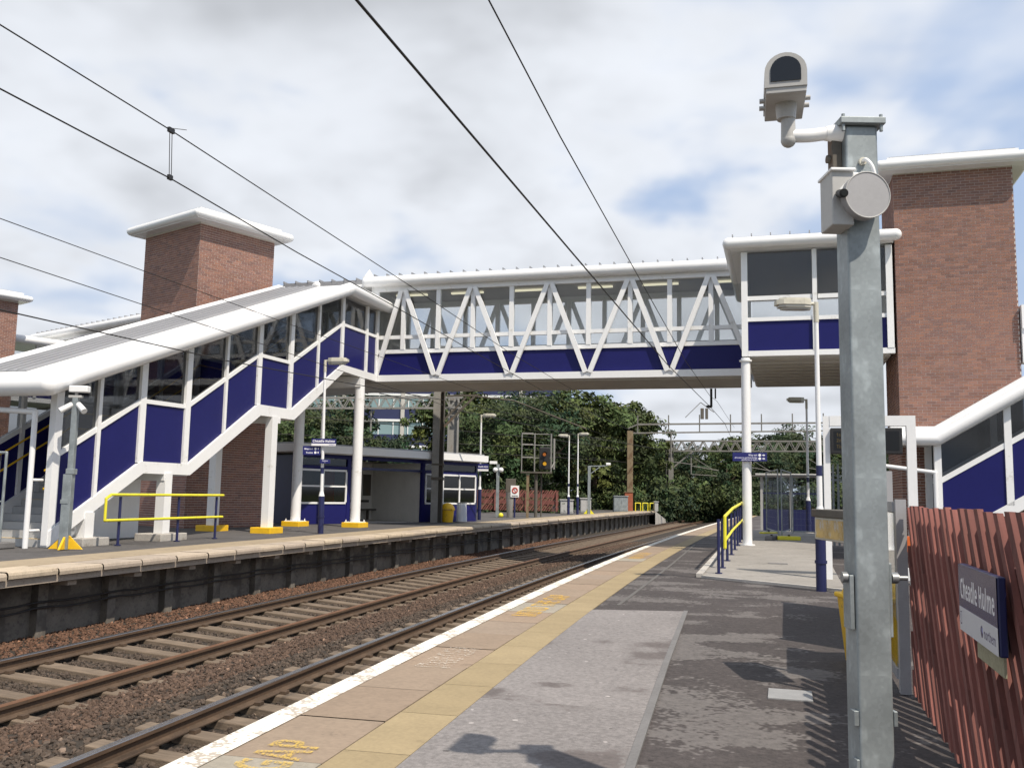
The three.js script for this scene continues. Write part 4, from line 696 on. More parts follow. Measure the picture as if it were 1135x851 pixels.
// ================= lamp posts =================
function lampPost(fr, [x, y, z], h, turn, label, blueH = 1.25) {
  const t = thing('lamp_post', label, 'lamp post', fr, [x, y, z], 'platform lamp posts');
  const P = (a, b, c) => V(x + a, y + b, z + c);
  part(t, 'base', [pole(x, z, y - 0.02, y + blueH, 0.085, 0.085, 18), cyl(P(0, 0.45, 0), P(0, 0.5, 0), 0.1, 0.1, 18)], M.blueDark);
  part(t, 'shaft', [pole(x, z, y + blueH, y + blueH + 0.14, 0.086, 0.05, 18), pole(x, z, y + blueH + 0.1, y + h, 0.047, 0.036, 16)], M.whiteGloss);
  part(t, 'band', [pole(x, z, y + blueH + 0.65, y + blueH + 0.82, 0.0495, 0.0495, 16)], M.blueDark);
  const hd = part(t, 'arm', [cyl(P(0, h - 0.32, 0), P(0, h + 0.03, 0), 0.044, 0.044, 14), cyl(P(0, h, 0), P(-0.16, h + 0.01, 0), 0.03, 0.03, 12)], M.cream);
  const L = (sx, sz, yy) => [[-0.10, -sz * 0.55], [-0.10, sz * 0.55], [-0.22, sz], [-0.55 - sx, sz], [-0.66 - sx, sz * 0.6], [-0.66 - sx, -sz * 0.6], [-0.55 - sx, -sz], [-0.22, -sz]].map(([a, b]) => [x + a, z + b]);
  const head = part(t, 'lantern', [slabOf(L(0.03, 0.15, 0), 'y', y + h - 0.03, y + h + 0.05), slabOf(L(-0.03, 0.125, 0), 'y', y + h + 0.05, y + h + 0.085)], M.cream);
  part(t, 'diffuser', [slabOf(L(-0.01, 0.13, 0), 'y', y + h - 0.075, y + h - 0.03), slabOf(L(-0.06, 0.10, 0), 'y', y + h - 0.105, y + h - 0.075)], M.lens, head);
  t.rotation.y = fr.r + turn; return t;
}
lampPost(ST, [1.71, 0, 14.23], 4.83, 0.25, 'white lamp post with dark blue base at the corner of the concrete ramp');
lampPost(ST, [1.95, 0.2, -4.3], 4.85, 0.25, 'white lamp post rising beyond the wire fence panels');
const lampSigned = lampPost(ST, [-11.69, HF, 6.26], 5.0, Math.PI + 0.2, 'white lamp post carrying the station name sign beside the stairs', 1.06); lampSigned.rotation.z = -0.014;
lampPost(ST, [-12.48, HF, -10.73], 4.85, Math.PI + 0.1, 'white lamp post at the far corner of the blue waiting room', 1.4);
lampPost(ST, [-11.94, HF, -27.05], 4.95, 0.3, 'white lamp post whose lantern points away from the tracks', 1.1);
lampPost(ST, [-11.5, HF, -27.7], 5.1, Math.PI, 'white lamp post whose lantern points toward the tracks', 1.1);

// flat sign helper: a thin board facing the viewer
function board(fr, label, cx, cy, z, w, h, draw, cat = 'sign', turn = 0, edge = M.blueDark, ppm = 260) {
  const t = thing('sign_board', label, cat, fr, [cx, cy - h / 2, z]);
  part(t, 'panel', [box(cx - w / 2, cx + w / 2, cy - h / 2, cy + h / 2, z - 0.02, z + 0.02)], edge);
  const p = shade(new THREE.Mesh(new THREE.PlaneGeometry(w - 0.004, h - 0.004), std({ map: printed(w, h, draw, ppm), roughness: 0.35 }))); p.name = 'lettering'; p.position.set(0, h / 2, 0.0235); t.add(p); t.rotation.y = fr.r + turn; return t;
}
const NAVY = '#232668';
const arrows = (x, w, h, lines) => { x.fillStyle = NAVY; x.fillRect(0, 0, w, h); x.fillStyle = '#f0f0f4'; lines.forEach(([s, y, sz]) => fitText(x, s, w * 0.72, h * y, h * sz, w * 0.66, 'right')); for (const y of [0.3, 0.7]) { x.beginPath(); x.arc(w * 0.79, h * y, h * 0.16, 0, 7); x.fill(); x.fillRect(w * 0.86, h * (y - 0.05), w * 0.05, h * 0.1); x.beginPath(); x.moveTo(w * 0.90, h * (y - 0.13)); x.lineTo(w * 0.95, h * y); x.lineTo(w * 0.90, h * (y + 0.13)); x.fill(); } };
board(ST, 'dark blue direction sign with arrows on the round bridge column', 0.24, 2.63, 4.26, 0.92, 0.24, (x, w, h) => arrows(x, w, h, [['Way out', 0.28, 0.24], ['All trains to and from bridge', 0.6, 0.2], ['platforms 2 and 3', 0.82, 0.2]]));
board(ST, 'dark blue station name board with white band on the lamp post beside the stairs', -11.66, 2.88, 6.34, 0.72, 0.21, (x, w, h) => { x.fillStyle = NAVY; x.fillRect(0, 0, w, h); x.fillStyle = '#e9e9ec'; x.fillRect(0, h * 0.68, w, h * 0.32); x.fillStyle = '#fff'; fitText(x, 'Cheadle Hulme', w / 2, h * 0.36, h * 0.48, w * 0.92, 'center'); x.fillStyle = NAVY; fitText(x, 'northern', w * 0.95, h * 0.84, h * 0.2, w * 0.3, 'right'); }, 'sign', 0.22);
board(ST, 'small dark blue way out sign hanging left of the lamp post beside the stairs', -12.03, 2.64, 6.36, 0.52, 0.26, (x, w, h) => { x.fillStyle = NAVY; x.fillRect(0, 0, w, h); x.fillStyle = '#fff'; fitText(x, 'Way out', w * 0.58, h * 0.3, h * 0.28, w * 0.5, 'right'); fitText(x, 'Trains', w * 0.58, h * 0.72, h * 0.26, w * 0.5, 'right'); for (const y of [0.3, 0.72]) { x.beginPath(); x.arc(w * 0.72, h * y, h * 0.14, 0, 7); x.fill(); x.fillRect(w * 0.85, h * (y - 0.09), w * 0.06, h * 0.18); } }, 'sign', 0.22);
board(ST, 'tiny dark blue platform plate on the lamp post beside the stairs', -11.6, 2.33, 6.33, 0.3, 0.12, (x, w, h) => { x.fillStyle = NAVY; x.fillRect(0, 0, w, h); x.fillStyle = '#fff'; fitText(x, 'Platform', w / 2, h * 0.35, h * 0.36, w * 0.8, 'center'); fitText(x, '1', w / 2, h * 0.75, h * 0.36, w * 0.3, 'center'); }, 'sign', 0.22);
board(ST, 'dark blue station name board on the lamp post at the waiting room corner', -12.3, 2.68, -10.62, 0.5, 0.34, (x, w, h) => { x.fillStyle = NAVY; x.fillRect(0, 0, w, h); x.fillStyle = '#e9e9ec'; x.fillRect(0, h * 0.7, w, h * 0.3); x.fillStyle = '#fff'; fitText(x, 'Cheadle Hulme', w / 2, h * 0.4, h * 0.3, w * 0.92, 'center'); }, 'sign', 0.22);
board(F2, 'dark blue notice fixed low on the brick tower behind the stairs', -0.6, 2.35, 0.06, 0.62, 0.26, (x, w, h) => { x.fillStyle = '#1d2050'; x.fillRect(0, 0, w, h); x.fillStyle = '#cfd0dc'; fitText(x, 'Lifts', w * 0.4, h * 0.3, h * 0.24, w * 0.4); fitText(x, 'All platforms', w * 0.1, h * 0.65, h * 0.2, w * 0.8); });

// ================= railings, display, bins on the near platform =================
{
  const t = thing('ramp_railing', 'dark blue railing with yellow hand rails along the concrete ramp', 'railing', ST, [-0.1, 0.02, 7.5]);
  for (const z of [12.05, 10.9, 9.2, 7.5, 5.9, 4.4, 3.0, 1.6]) part(t, 'post', [pole(-0.1, z, rampY(z) - 0.03, rampY(z) + (z > 12 ? 1.04 : 1.0), 0.03, 0.03, 12), pole(-0.1, z, rampY(z), rampY(z) + 0.02, 0.07, 0.07, 12)], M.blueDark);
  const Y = (z, d) => rampY(z) + d; part(t, 'hand_rail', pathTube([V(-0.04, Y(10.95, 0.42), 11.02), V(-0.04, Y(10.95, 1.05), 11.02), V(-0.04, Y(8, 1.12), 8), V(-0.04, Y(1.4, 1.12), 1.4)], 0.034, 12), M.yellow); part(t, 'mid_rail', pathTube([V(-0.04, Y(10.95, 0.56), 11.02), V(-0.04, Y(8, 0.62), 8), V(-0.04, Y(1.4, 0.62), 1.4)], 0.028, 12), M.yellow);
}
{
  const z = 12.2, t = thing('train_display', 'dark electronic train display hung from a white goalpost frame', 'display', ST, [2.9, 0, z]);
  part(t, 'frame', [box(3.32, 3.48, 0, 3.07, z - 0.07, z + 0.07), box(1.86, 1.98, 0, 3.07, z - 0.06, z + 0.06), box(1.98, 3.32, 2.88, 3.07, z - 0.07, z + 0.07)], M.white);
  const c = part(t, 'display_case', [rbox(1.99, 3.24, 2.36, 2.84, z - 0.14, z + 0.14, 0.015)], M.black);
  part(t, 'hangers', [box(2.3, 2.36, 2.84, 2.885, z - 0.03, z + 0.03), box(2.9, 2.96, 2.84, 2.885, z - 0.03, z + 0.03)], M.mastDark, c);
  const p = shade(new THREE.Mesh(new THREE.PlaneGeometry(1.14, 0.36), std({ map: printed(1.26, 0.36, (x, w, h) => { x.fillStyle = '#0c0c0d'; x.fillRect(0, 0, w, h); x.fillStyle = '#5a4a22'; [['1st  Manchester Picc', 0.2], ['2nd  Stoke-on-Trent', 0.48], ['Time', 0.8]].forEach(([s, y]) => fitText(x, s, w * 0.04, h * y, 0.085, w * 0.9)); }, 200), roughness: 0.3 }))); p.name = 'screen'; p.position.set(2.615 - 2.9, 2.6, 0.1435); c.add(p);
}
{
  const t = thing('poster_lectern', 'glass fronted display box on dark blue posts behind the galvanised mast', 'display case', WD, [2.76, 0, -7.4]);
  part(t, 'post', [pole(2.70, -7.35, 0, 1.2, 0.03)], M.blueDark); part(t, 'post', [pole(2.88, -8.0, 0, 1.2, 0.03)], M.blueDark);
  const c = part(t, 'case', [rbox(2.61, 2.9, 1.17, 1.36, -8.05, -7.3, 0.012)], M.cream); part(t, 'hood', [rbox(2.59, 2.92, 1.36, 1.425, -8.08, -7.27, 0.01)], M.mastDark, c);
  part(t, 'painted_front_reflection', [box(2.63, 2.88, 1.19, 1.34, -7.298, -7.294), box(2.602, 2.606, 1.19, 1.34, -8.0, -7.34)], std({ map: grainy([0.5, 0.36, 0.14], 0.4, 0.1, 0.35, 128, 402, [0.5, 0.48, 0.42], 0.5), roughness: 0.12 }), c);  // opaque panes with a yellow reflection put into their colour
}
{
  const t = thing('grit_bin', 'yellow plastic grit bin behind the galvanised mast', 'bin', WD, [3.37, 0, -8.9]);
  part(t, 'tub', [new THREE.CylinderGeometry(0.30, 0.22, 0.62, 4, 1).rotateY(Math.PI / 4).scale(1, 1, 0.8).translate(3.37, 0.31, -8.95)], M.orangeYellow); part(t, 'lid', [new THREE.SphereGeometry(0.3, 20, 8, 0, 7, 0, 1.57).scale(0.75, 0.5, 0.7).translate(3.38, 0.62, -8.95), rbox(3.15, 3.62, 0.58, 0.63, -9.19, -8.71, 0.02)], M.orangeYellow);
}
{ // road works bits left by the builders
  const t = thing('traffic_cone', 'orange traffic cone half hidden behind the display box', 'cone', ST, [2.3, 0, 17]);
  part(t, 'cone', [new THREE.CylinderGeometry(0.03, 0.15, 0.7, 18).translate(2.3, 0.39, 17)], M.orange); part(t, 'sleeve', [new THREE.CylinderGeometry(0.075, 0.105, 0.18, 18, 1, true).translate(2.3, 0.47, 17)], M.white); part(t, 'foot', [rbox(2.1, 2.5, 0, 0.05, 16.8, 17.2, 0.02)], M.black);
  const b = thing('road_barrier', 'orange plastic barrier with yellow posts beside the lamp post base', 'barrier', ST, [2.55, 0, 14.6]);
  part(b, 'board', [rbox(2.25, 3.3, 0.7, 0.95, 14.58, 14.63, 0.01)], M.orange); part(b, 'board', [rbox(2.25, 3.3, 0.25, 0.45, 14.58, 14.63, 0.01)], M.white); for (const x of [2.3, 3.2]) { part(b, 'post', [box(x - 0.03, x + 0.03, 0.05, 1.05, 14.55, 14.575)], M.yellow); part(b, 'foot', [rbox(x - 0.1, x + 0.1, 0, 0.08, 14.35, 14.85, 0.02)], M.black); }
}
function wirePanel(fr, a, b, y, label, solid) {                             // temporary mesh fence panel from a to b ([x, z])
  const t = thing('wire_fence_panel', label, 'fence', fr, [(a[0] + b[0]) / 2, y, (a[1] + b[1]) / 2], 'temporary wire fence panels');
  const A = V(a[0], y, a[1]), B = V(b[0], y, b[1]), L = A.distanceTo(B), P = (f, h) => V(a[0] + (b[0] - a[0]) * f, y + h, a[1] + (b[1] - a[1]) * f);
  part(t, 'frame', [cyl(P(0, 0.06), P(0, 2.05), 0.021), cyl(P(1, 0.06), P(1, 2.05), 0.021), cyl(P(0, 2.03), P(1, 2.03), 0.018), cyl(P(0, 0.16), P(1, 0.16), 0.018)], M.galv);
  const w = []; for (let i = 1; i < L / 0.13; i++) w.push(cyl(P(i * 0.13 / L, 0.17), P(i * 0.13 / L, 2.02), 0.0014, 0.0014, 4)); for (let i = 1; i < 9; i++) w.push(cyl(P(0, 0.16 + i * 0.21), P(1, 0.16 + i * 0.21), 0.0014, 0.0014, 4)); part(t, 'mesh', w, M.steel);
  return t;
}
function fenceFoot(fr, x, y, z, turn, col, label) { const t = thing('fence_foot', label, 'fence foot', fr, [x, y, z], 'feet of the wire fence'); part(t, 'block', [rbox(x - 0.34, x + 0.34, y, y + 0.13, z - 0.11, z + 0.11, 0.03)], col ? M.yellow : M.kerbGrey); part(t, 'socket', [pole(x, z, y + 0.12, y + 0.17, 0.035)], M.black); t.rotation.y = fr.r + turn; }
{
  const y = rampY(2);
  wirePanel(ST, [0.95, 1.3], [0.55, -2.1], y + 0.08, 'wire fence panel running away along the ramp behind the round column');
  wirePanel(ST, [1.05, 1.25], [1.35, -2.1], y + 0.08, 'wire fence panel running away beside the lamp post');
  wirePanel(ST, [1.4, -2.3], [4.4, -2.2], y, 'wire fence panel standing across in front of the small shelter');
  fenceFoot(ST, 1.25, y, 1.25, 0.1, true, 'yellow fence foot on the concrete ramp'); fenceFoot(ST, 0.75, y, 1.45, 1.3, false, 'grey fence foot on the concrete ramp'); fenceFoot(ST, 0.62, y, -1.9, 0.8, true, 'yellow fence foot at the back of the ramp');
}
{ // small platform shelter beyond
  const x0 = 0.2, x1 = 2.6, z0 = -12.5, z1 = -10.6, y = 0.1, t = thing('platform_shelter', 'small glazed shelter with blue lower panels beyond the wire fence', 'shelter', ST, [1.4, y, -11.5]);
  part(t, 'panel', [box(x0, x1, y, y + 0.95, z1 - 0.06, z1)], M.blueDark); part(t, 'panel', [box(x0, x0 + 0.06, y, y + 0.95, z0, z1 - 0.06)], M.blueDark);
  for (const [x, z] of [[x0, z1], [x1, z1], [x0, z0], [x1, z0], [1.4, z1]]) part(t, 'post', [box(x - 0.05, x + 0.05, y, y + 2.35, z - 0.05, z + 0.05)], M.grey);
  part(t, 'roof', [rbox(x0 - 0.25, x1 + 0.25, y + 2.35, y + 2.45, z0 - 0.3, z1 + 0.3, 0.03)], M.grey); part(t, 'window_pane', [box(x0 + 0.06, 1.34, y + 0.97, y + 2.3, z1 - 0.035, z1 - 0.03)], M.glass); part(t, 'window_pane', [box(1.46, x1 - 0.06, y + 0.97, y + 2.3, z1 - 0.035, z1 - 0.03)], M.glass); part(t, 'rail', [box(x0, x1, y + 1.6, y + 1.66, z1 - 0.05, z1 - 0.01)], M.blueDark);
}
{ // palisade fence at the back
  const t = thing('palisade_fence', 'grey steel palisade fence behind the train display', 'fence', ST, [5.2, 0, 1.0]);
  for (let x = 2.3; x < 4.1; x += 0.155) part(t, 'pale', [slabOf([[x, 0.05], [x + 0.07, 0.05], [x + 0.07, 2.5], [x + 0.055, 2.66], [x + 0.035, 2.6], [x + 0.015, 2.66], [x, 2.5]], 'z', -0.99, -0.975)], M.galv);
  part(t, 'rail', [box(2.2, 4.1, 0.4, 0.46, -1.03, -0.995)], M.galv); part(t, 'rail', [box(2.2, 4.1, 2.1, 2.16, -1.03, -0.995)], M.galv); for (const x of [2.25, 4.0]) part(t, 'post', [box(x - 0.05, x + 0.05, 0, 2.4, -1.13, -1.035)], M.galv);
}

// ================= things on the platform across the tracks =================
{
  const x = -8.6, z = -18.33, y = HF, t = thing('camera_mast', 'galvanised camera mast with yellow foot at the bottom of the covered stairs', 'mast', WD, [x, y, z]);
  part(t, 'shaft', [rbox(x - 0.055, x + 0.055, y, y + 2.95, z - 0.055, z + 0.055, 0.01)], M.galv); part(t, 'lower_casing', [rbox(x - 0.115, x + 0.06, y, y + 1.45, z - 0.075, z + 0.075, 0.01), rbox(x - 0.07, x + 0.09, y + 1.45, y + 1.56, z - 0.08, z + 0.08, 0.01), rbox(x - 0.13, x + 0.02, y + 0.88, y + 0.96, z - 0.085, z + 0.085, 0.006)], M.galv);
  for (const s of [-1, 1]) part(t, 'yellow_gusset', [slabOf([[x + s * 0.06, y + 0.01], [x + s * 0.06 + s * 0.27, y + 0.01], [x + s * 0.06, y + 0.27]], 'z', z - 0.02, z + 0.02)], M.orangeYellow); part(t, 'yellow_gusset', [slabOf([[z + 0.06, y + 0.01], [z + 0.28, y + 0.01], [z + 0.06, y + 0.26]], 'x', x - 0.02, x + 0.02)], M.orangeYellow);
  const c = thing('security_camera', 'white box camera on top of the mast with the yellow foot', 'camera', WD, [x + 0.05, y + 3.0, z]);
  part(c, 'housing', [rbox(x - 0.13, x + 0.24, y + 3.06, y + 3.19, z - 0.08, z + 0.08, 0.02)], M.white); part(c, 'window', [cyl(V(x - 0.134, y + 3.12, z), V(x - 0.128, y + 3.12, z), 0.045)], M.blackGloss); part(c, 'mount', [rbox(x - 0.14, x + 0.12, y + 2.95, y + 3.0, z - 0.05, z + 0.05, 0.01), pole(x, z, y + 3.0, y + 3.06, 0.03)], M.grey);
  for (const [s, lb] of [[-1, 'white tube floodlight on the left of the yellow footed mast'], [1, 'white tube floodlight on the right of the yellow footed mast']]) { const k = thing('floodlight', lb, 'floodlight', WD, [x + s * 0.1, y + 2.7, z]); part(k, 'barrel', [cyl(V(x + s * 0.06, y + 2.82, z + 0.02), V(x + s * 0.24, y + 2.68, z + 0.14), 0.055, 0.06, 18)], M.white); part(k, 'yoke', [beam(V(x, y + 2.85, z), V(x + s * 0.1, y + 2.84, z + 0.03), 0.03, 0.03)], M.grey); }
}
{ // yellow ramp rails
  const t = thing('hand_railing', 'double yellow hand rails on blue posts beside the covered stairs', 'railing', ST, [-12.4, HF, 12.3]);
  for (const z of [14.0, 12.0, 10.5]) part(t, 'post', [pole(-12.35, z, HF, HF + 1.02, 0.03), pole(-12.35, z, HF, HF + 0.02, 0.07)], M.blueDark);
  part(t, 'top_rail', pathTube([V(-12.3, HF + 0.53, 14.5), V(-12.3, HF + 0.98, 14.5), V(-12.3, HF + 1.06, 14.35), V(-12.3, HF + 1.06, 10.3)], 0.03, 12), M.yellow); part(t, 'lower_rail', pathTube([V(-12.3, HF + 0.53, 14.5), V(-12.3, HF + 0.53, 10.3)], 0.03, 12), M.yellow);
}
{ // barrier gate at the foot of the stairs
  const t = thing('stair_gate', 'light grey tube barrier standing at the foot of the covered stairs', 'barrier', ST, [-14.2, HF, 15.95]);
  part(t, 'frame', [...pathTube([V(-13.45, HF + 0.05, 16.0), V(-13.45, HF + 1.85, 16.0), V(-15.6, HF + 1.85, 16.0), V(-15.6, HF + 0.05, 16.0)], 0.028, 10), cyl(V(-13.45, HF + 0.9, 16.0), V(-15.6, HF + 0.9, 16.0), 0.018)], M.galv); part(t, 'foot', [rbox(-13.6, -13.3, HF, HF + 0.12, 15.75, 16.3, 0.02)], M.kerbGrey);
  const w = []; for (let x = -15.5; x < -13.5; x += 0.12) w.push(cyl(V(x, HF + 0.06, 16), V(x, HF + 1.84, 16), 0.003, 0.003, 4)); part(t, 'mesh', w, M.steel);
}
{ // waiting room
  const X = -1.2, y = HF, t = thing('waiting_room', 'dark blue waiting room with white roof edge and open recess under the bridge', 'waiting room', F2, [-2.7, y, -10]);
  const za = -5.2, zb = -7.75, zc = -11.85, zd = -15.35, XB = -4.2;
  part(t, 'rear_wall', [box(XB - 0.1, XB, y, 2.75, zd, za)], M.inner); part(t, 'end_wall', [box(XB, X, y, 2.75, zd, zd + 0.1)], M.blueDark); part(t, 'end_wall', [box(XB, X, y, 2.75, za - 0.1, za)], M.blueDark);
  for (const [p, q] of [[za - 0.1, zb], [zc, zd + 0.1]]) { part(t, 'front_panel', [box(X - 0.08, X, y, 1.0, p, q)], M.blue); part(t, 'upper_panel', [box(X - 0.08, X, 2.27, 2.4, p, q)], M.blue); part(t, 'clerestory_pane', [box(X - 0.05, X - 0.045, 2.42, 2.68, p, q)], M.glassTint); }
  part(t, 'fascia_panel', [box(X - 0.07, X + 0.01, 2.68, 2.82, zd, za)], M.blue); part(t, 'recess_panel', [box(X - 0.07, X + 0.01, 2.3, 2.4, zc, zb)], M.blueDark);
  for (const z of [zb, zc]) { part(t, 'post', [box(X - 0.1, X + 0.015, y, 2.8, z - 0.09, z + 0.09)], M.blue); part(t, 'partition', [box(XB, X - 0.1, y, 2.68, z - 0.05, z + 0.05)], M.inner); }
  part(t, 'recess_lining', [box(XB + 0.005, XB + 0.05, y, 2.68, zc + 0.06, zb - 0.06)], M.inner);
  part(t, 'bench', [box(XB + 0.06, XB + 0.5, y + 0.42, y + 0.48, zc + 0.2, zb - 0.6), box(XB + 0.06, XB + 0.14, y + 0.75, y + 0.85, zc + 0.3, zb - 1.6), ...[zc + 0.5, zb - 1].map((z) => box(XB + 0.25, XB + 0.33, y, y + 0.42, z - 0.04, z + 0.04))], M.mastDark);
  part(t, 'poster_frame', [box(XB + 0.055, XB + 0.075, 1.3, 2.2, zb - 0.55, zb - 0.12), box(XB + 0.055, XB + 0.075, 1.3, 2.2, zc + 0.15, zc + 0.6)], M.mastDark);
  const win = (p, q, n) => { const w = part(t, 'window_frame', [box(X - 0.03, X + 0.03, 1.0, 1.07, p, q), box(X - 0.03, X + 0.03, 2.2, 2.27, p, q), box(X - 0.03, X + 0.028, 1.62, 1.68, p, q)], M.white); for (let i = 0; i <= n; i++) { const z = p + (q - p) * i / n; part(t, 'mullion', [box(X - 0.028, X + 0.031, 1.07, 2.2, z - 0.035, z + 0.035)], M.white, w); } for (let i = 0; i < n; i++) for (const [a, b] of [[1.07, 1.62], [1.68, 2.2]]) { const z0 = p + (q - p) * i / n, z1 = p + (q - p) * (i + 1) / n; part(t, 'window_pane', [box(X - 0.01, X - 0.005, a, b, Math.min(z0, z1) + 0.035, Math.max(z0, z1) - 0.035)], M.glassTint, w); } };
  win(za - 0.15, zb + 0.15, 2); win(zc - 0.15, zd + 0.15, 3);
  part(t, 'floor', [box(XB, X - 0.1, y - 0.004, y + 0.02, zd, za)], M.concrete);
  const roof = part(t, 'roof', [box(XB - 0.3, X + 0.32, 2.825, 2.86, zd - 0.25, za + 0.3)], M.soffit); part(t, 'roof_edge', [box(XB - 0.32, X + 0.36, 2.862, 3.14, zd - 0.3, za + 0.35)], M.white, roof); part(t, 'roof_cap', [box(XB - 0.2, X + 0.2, 3.14, 3.2, zd - 0.2, za + 0.25)], M.roofGrey, roof);
  part(t, 'red_poster', [box(X - 0.6, X - 0.58, 1.05, 2.2, zb + 0.2, zb + 0.9)], M.red);
}
{ const x = -0.62, z = -12.75, y = HF, t = thing('yellow_bin', 'round topped yellow bin at the blue waiting room wall', 'bin', F2, [x, y, z]); part(t, 'tub', [new THREE.CylinderGeometry(0.28, 0.23, 0.5, 24).translate(x, y + 0.26, z)], M.orangeYellow); part(t, 'dome', [new THREE.SphereGeometry(0.3, 24, 10, 0, 7, 0, 1.57).scale(1, 0.9, 1).translate(x, y + 0.53, z)], M.orangeYellow); part(t, 'handle', [rbox(x + 0.25, x + 0.34, y + 0.5, y + 0.56, z - 0.1, z + 0.1, 0.01)], M.orangeYellow);
  const b = thing('litter_bag', 'clear plastic litter bag on a hoop beside the yellow bin', 'bag', F2, [x, y, z - 0.9]); part(b, 'bag', [new THREE.CylinderGeometry(0.2, 0.24, 0.75, 14, 4).translate(x, y + 0.4, z - 0.9)], new THREE.MeshPhysicalMaterial({ color: lin(0.8, 0.84, 0.88), roughness: 0.4, transmission: 0.5, thickness: 0 })); part(b, 'hoop', [new THREE.TorusGeometry(0.21, 0.02, 8, 24).rotateX(Math.PI / 2).translate(x, y + 0.8, z - 0.9), pole(x - 0.2, z - 0.9, y, y + 0.8, 0.02)], M.steel); }
{ const x = -0.65, z = -49.1, y = HF, t = thing('camera_mast', 'slim grey camera mast beyond the blue waiting room', 'mast', WD, [x, y, z]); part(t, 'shaft', [box(x - 0.08, x + 0.08, y, y + 2.75, z - 0.08, z + 0.08)], M.galv); part(t, 'cameras', [rbox(x - 0.45, x - 0.05, y + 2.75, y + 2.9, z - 0.1, z + 0.1, 0.02), ball(V(x - 0.14, y + 2.45, z + 0.1), 0.13), ball(V(x + 0.16, y + 2.45, z + 0.1), 0.13)], M.white); part(t, 'yellow_foot', [ball(V(x + 0.2, y + 0.1, z + 0.2), 0.13)], M.yellow);
  const c = thing('control_cabinet', 'small grey control cabinet on a pedestal beside the slim camera mast', 'cabinet', WD, [x + 0.6, y, z]); part(c, 'pedestal', [new THREE.CylinderGeometry(0.3, 0.2, 1.3, 4).rotateY(0.785).translate(x + 0.65, y + 0.65, z)], M.mastGrey); part(c, 'box', [rbox(x + 0.42, x + 0.95, y + 1.3, y + 2.0, z - 0.2, z + 0.2, 0.02)], M.mastDark); }
{ const x = 0.25, z = -48.93, y = HF, t = thing('warning_sign', 'white warning plate with red mark on a blue post', 'sign', WD, [x, y, z]); part(t, 'post', [pole(x, z, y, y + 1.6, 0.05)], M.blueDark); part(t, 'plate', [box(x - 0.22, x + 0.22, y + 1.05, y + 1.65, z + 0.05, z + 0.08)], M.white); part(t, 'mark', [new THREE.TorusGeometry(0.13, 0.03, 6, 24).translate(x, y + 1.4, z + 0.085), beam(V(x - 0.09, y + 1.49, z + 0.085), V(x + 0.09, y + 1.31, z + 0.085), 0.04, 0.02)], M.red); part(t, 'wording', [box(x - 0.16, x + 0.16, y + 1.1, y + 1.14, z + 0.081, z + 0.085)], M.black);
  const p = thing('timber_post', 'dark brown timber post next to the warning plate', 'post', WD, [x + 0.67, y, z]); part(p, 'post', [box(x + 0.6, x + 0.74, y, y + 2.2, z - 0.1, z + 0.1)], M.mastRust); part(p, 'post_cap', [box(x + 0.58, x + 0.76, y + 2.2, y + 2.25, z - 0.12, z + 0.12)], M.mastDark); }
{ // colour light signal in its caged platform
  const x = 1.5, z = -50.7, y = HF, t = thing('railway_signal', 'black two lamp railway signal showing yellow on a caged post', 'signal', WD, [x, y, z]);
  part(t, 'post', [pole(x - 0.1, z, y, y + 2.35, 0.09), pole(x + 0.2, z - 0.35, y, y + 2.35, 0.04)], M.mastDark); part(t, 'platform', [box(x - 0.95, x + 0.75, y + 2.35, y + 2.43, z - 0.6, z + 0.3)], M.mastDark);
  const cage = []; for (const a of [-0.9, -0.2, 0.7]) for (const b of [-0.55, 0.25]) cage.push(cyl(V(x + a, y + 2.4, z + b), V(x + a, y + 4.5, z + b), 0.025)); for (const h of [3.2, 3.9, 4.5]) cage.push(cyl(V(x - 0.9, y + h, z - 0.55), V(x + 0.7, y + h, z - 0.55), 0.02), cyl(V(x - 0.9, y + h, z + 0.25), V(x - 0.3, y + h, z + 0.25), 0.02), cyl(V(x - 0.9, y + h, z - 0.55), V(x - 0.9, y + h, z + 0.25), 0.02)); part(t, 'cage', cage, M.mastGrey);
  const h = part(t, 'head', [rbox(x + 0.05, x + 0.62, y + 2.55, y + 3.75, z + 0.1, z + 0.3, 0.04)], M.black);
  const lamp = std({ color: lin(0.1, 0.08, 0.02), emissive: lin(1, 0.5, 0.04), emissiveIntensity: 0.6 }), dim = std({ color: lin(0.1, 0.03, 0.01), emissive: lin(1, 0.32, 0.08), emissiveIntensity: 0.35 });
  part(t, 'signal_lamp', [cyl(V(x + 0.34, y + 2.86, z + 0.3), V(x + 0.34, y + 2.86, z + 0.32), 0.1)], lamp, h); part(t, 'signal_lamp', [cyl(V(x + 0.32, y + 3.36, z + 0.3), V(x + 0.32, y + 3.36, z + 0.32), 0.09)], dim, h);
  for (const hy of [2.86, 3.36]) part(t, 'lamp_hood', [new THREE.CylinderGeometry(0.14, 0.14, 0.25, 16, 1, true, -1.2, 2.4).rotateX(Math.PI / 2).rotateZ(Math.PI).translate(x + 0.33, y + hy, z + 0.42)], M.black, h);
  part(t, 'aerial_post', [cyl(V(x + 0.9, y + 2.6, z - 1), V(x + 0.9, y + 4.3, z - 1), 0.06), beam(V(x + 0.7, y + 2.6, z - 0.5), V(x + 0.95, y + 3.0, z - 1), 0.05, 0.05)], M.mastGrey);
}
